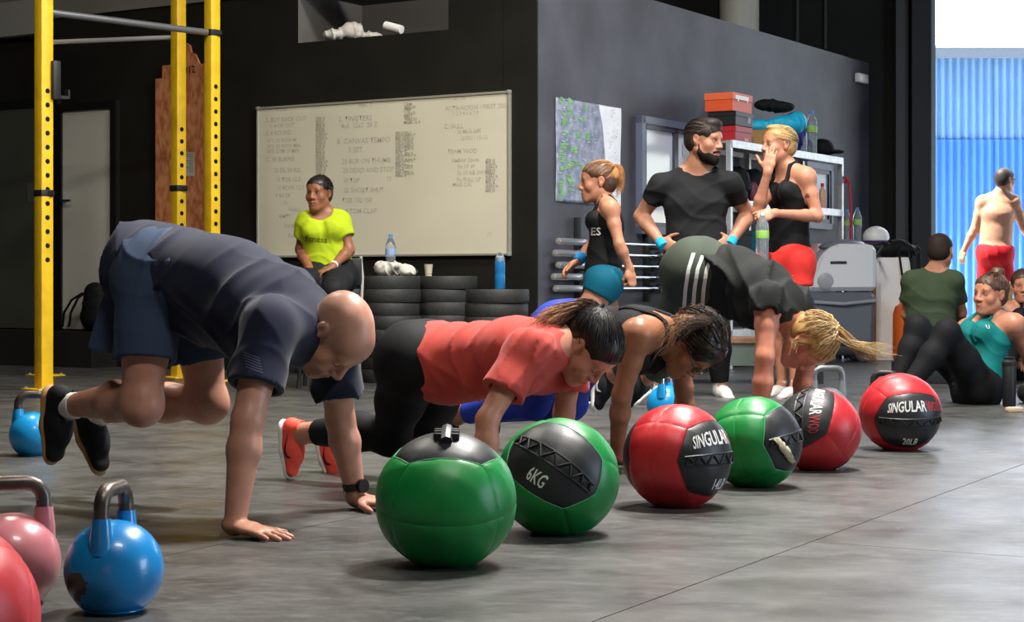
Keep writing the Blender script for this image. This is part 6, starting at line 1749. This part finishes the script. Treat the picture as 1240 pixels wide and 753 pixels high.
# ---------------------------------------------------------------- 11 woman in teal sitting on the floor
DT = 10.9
J = dict(hipR=P(1178, 466, DT + .12), hipL=P(1186, 469, DT - .08), shR=P(1172, 398, DT + .18), shL=P(1228, 392, DT - .08), elR=P(1156, 425, DT + .42), elL=P(1246, 436, DT + .05), wrR=P(1170, 452, DT + .65), wrL=P(1256, 474, DT + .35),
         knR=P(1111, 396, DT + .05), knL=P(1147, 402, DT - .30), anR=P(1085, 465, DT - .02), anL=P(1092, 478, DT - .35), toeR=A(-.9, -.4, -.1), toeL=A(-.9, -.4, -.1))
J['neck'] = P(1203, 388, DT + .04)
hd = Head(P(1199, 356, DT), A(-.80, -.60, .02), UPZ + A(.05, 0, 0), 1.05, False)
SKT = skin('skin_rosy_tan', '#b37a60', .42)
tea = Person('woman in a teal tank top leaning back on the floor at the right', J, hd, SKT, False, 1.0, 1.12, A(J['hipL'][0], DT, 0), .009, .0045, .0048,
             [('R', A(.5, .8, -.1), A(0, 0, -1), 'flat', .95), ('L', A(.4, .9, -.1), A(0, 0, -1), 'flat', .95)])
tea.eyes(M_brhair, True)
tk = tea.tank(mat('teal_tank', '#0a6a68', .7, nscale=5, namt=.06), .009, .03, folds=[(A(.6, 0, 1), .004, .07, 0)], strap=.030)
pv, pf = text_mesh('U', .035, .004)
decal('logo', pv, pf, P(1206, 396, DT - .2), A(1, .3, 0), UPZ, tk, M_txt, tk, tea.base, .003, .7)
tea.leggings(M_legb, .006, .5, .92)
for sd in 'RL': tea.shoe(sd, UPZ, M_shoeb, M_blackdec, None, None, None, .95, .009)
hr = tea.hair_cap(M_brhair, .009, vox=.005, extra=[tea.h.E((0, -.06, .125), (.042, .04, .034), .012)], folds=[(A(1, 1, 0), .002, .02, 0)])
tea.pulled(M_brhair, (0, -.05, .11), hr, 180, .011, .0020, 61)
bun = [[tea.h.p(.036 * math.cos(a + p) * math.cos(b), -.06 + .036 * math.sin(a + p), .128 + .034 * math.cos(a + p) * math.sin(b)) for p in np.linspace(0, 3.6, 9)] for a, b in RNG.random((50, 2)) * 6.28]
strands_obj('bun', bun, .0024, .0016, M_brhair, hr, tea.base)

# ---------------------------------------------------------------- 12 smiling woman cut by the right edge
DW = 13.6
J = dict(hipR=P(1222, 440, DW), hipL=P(1252, 440, DW), shR=P(1222, 374, DW), shL=P(1266, 372, DW), elR=P(1216, 410, DW - .05), elL=P(1274, 410, DW - .05), wrR=P(1226, 432, DW - .3), wrL=P(1262, 432, DW - .3),
         knR=P(1222, 416, DW - .48), knL=P(1266, 416, DW - .48), anR=P(1216, 458, DW - .75), anL=P(1262, 458, DW - .75), toeR=A(-.2, -1, .1), toeL=A(.1, -1, .1))
J['neck'] = P(1242, 366, DW)
hd = Head(P(1239, 346, DW - .03), A(-.25, -.95, -.03), UPZ, 1.02, False)
smi = Person('woman with long blond hair and hairband sitting at the right edge', J, hd, SKT, False, .98, 1.04, A(J['hipR'][0], DW, 0), .011, .0048, .006,
             [('R', A(.4, -.7, -.4), A(0, 0, -1), 'relax', .95), ('L', A(-.4, -.7, -.4), A(0, 0, -1), 'relax', .95)])
smi.eyes(M_brhair, True)
smi.tank(mat('black_sport_top', '#17171a', .75), .008, .02, strap=.025)
smi.leggings(M_legb, .007, .5, .92)
for sd in 'RL': smi.shoe(sd, UPZ + A(0, .1, 0), M_shoeb, M_solew, None, None, None, .95, .012)
hr = smi.hair_cap(M_brhair, .009, vox=.006)
smi.pulled(M_brhair, (0, -.10, .0), hr, 120, .011, .0022, 71)
for x, sd_ in ((-1, 72), (1, 73)):
    smi.locks(M_blonde, hr, [smi.h.p(x * .075, -.02, .03), smi.h.p(x * .092, -.01, -.06), smi.h.p(x * .10, .02, -.13), smi.h.p(x * .10, .05, -.20)], 80, .026, .0024, .0010, sd_, flare=.5)
smi.cloth('hairband', [smi.h.E((0, .0, .036), (.090, .020, .094), .002)], M_blackdec, .006)
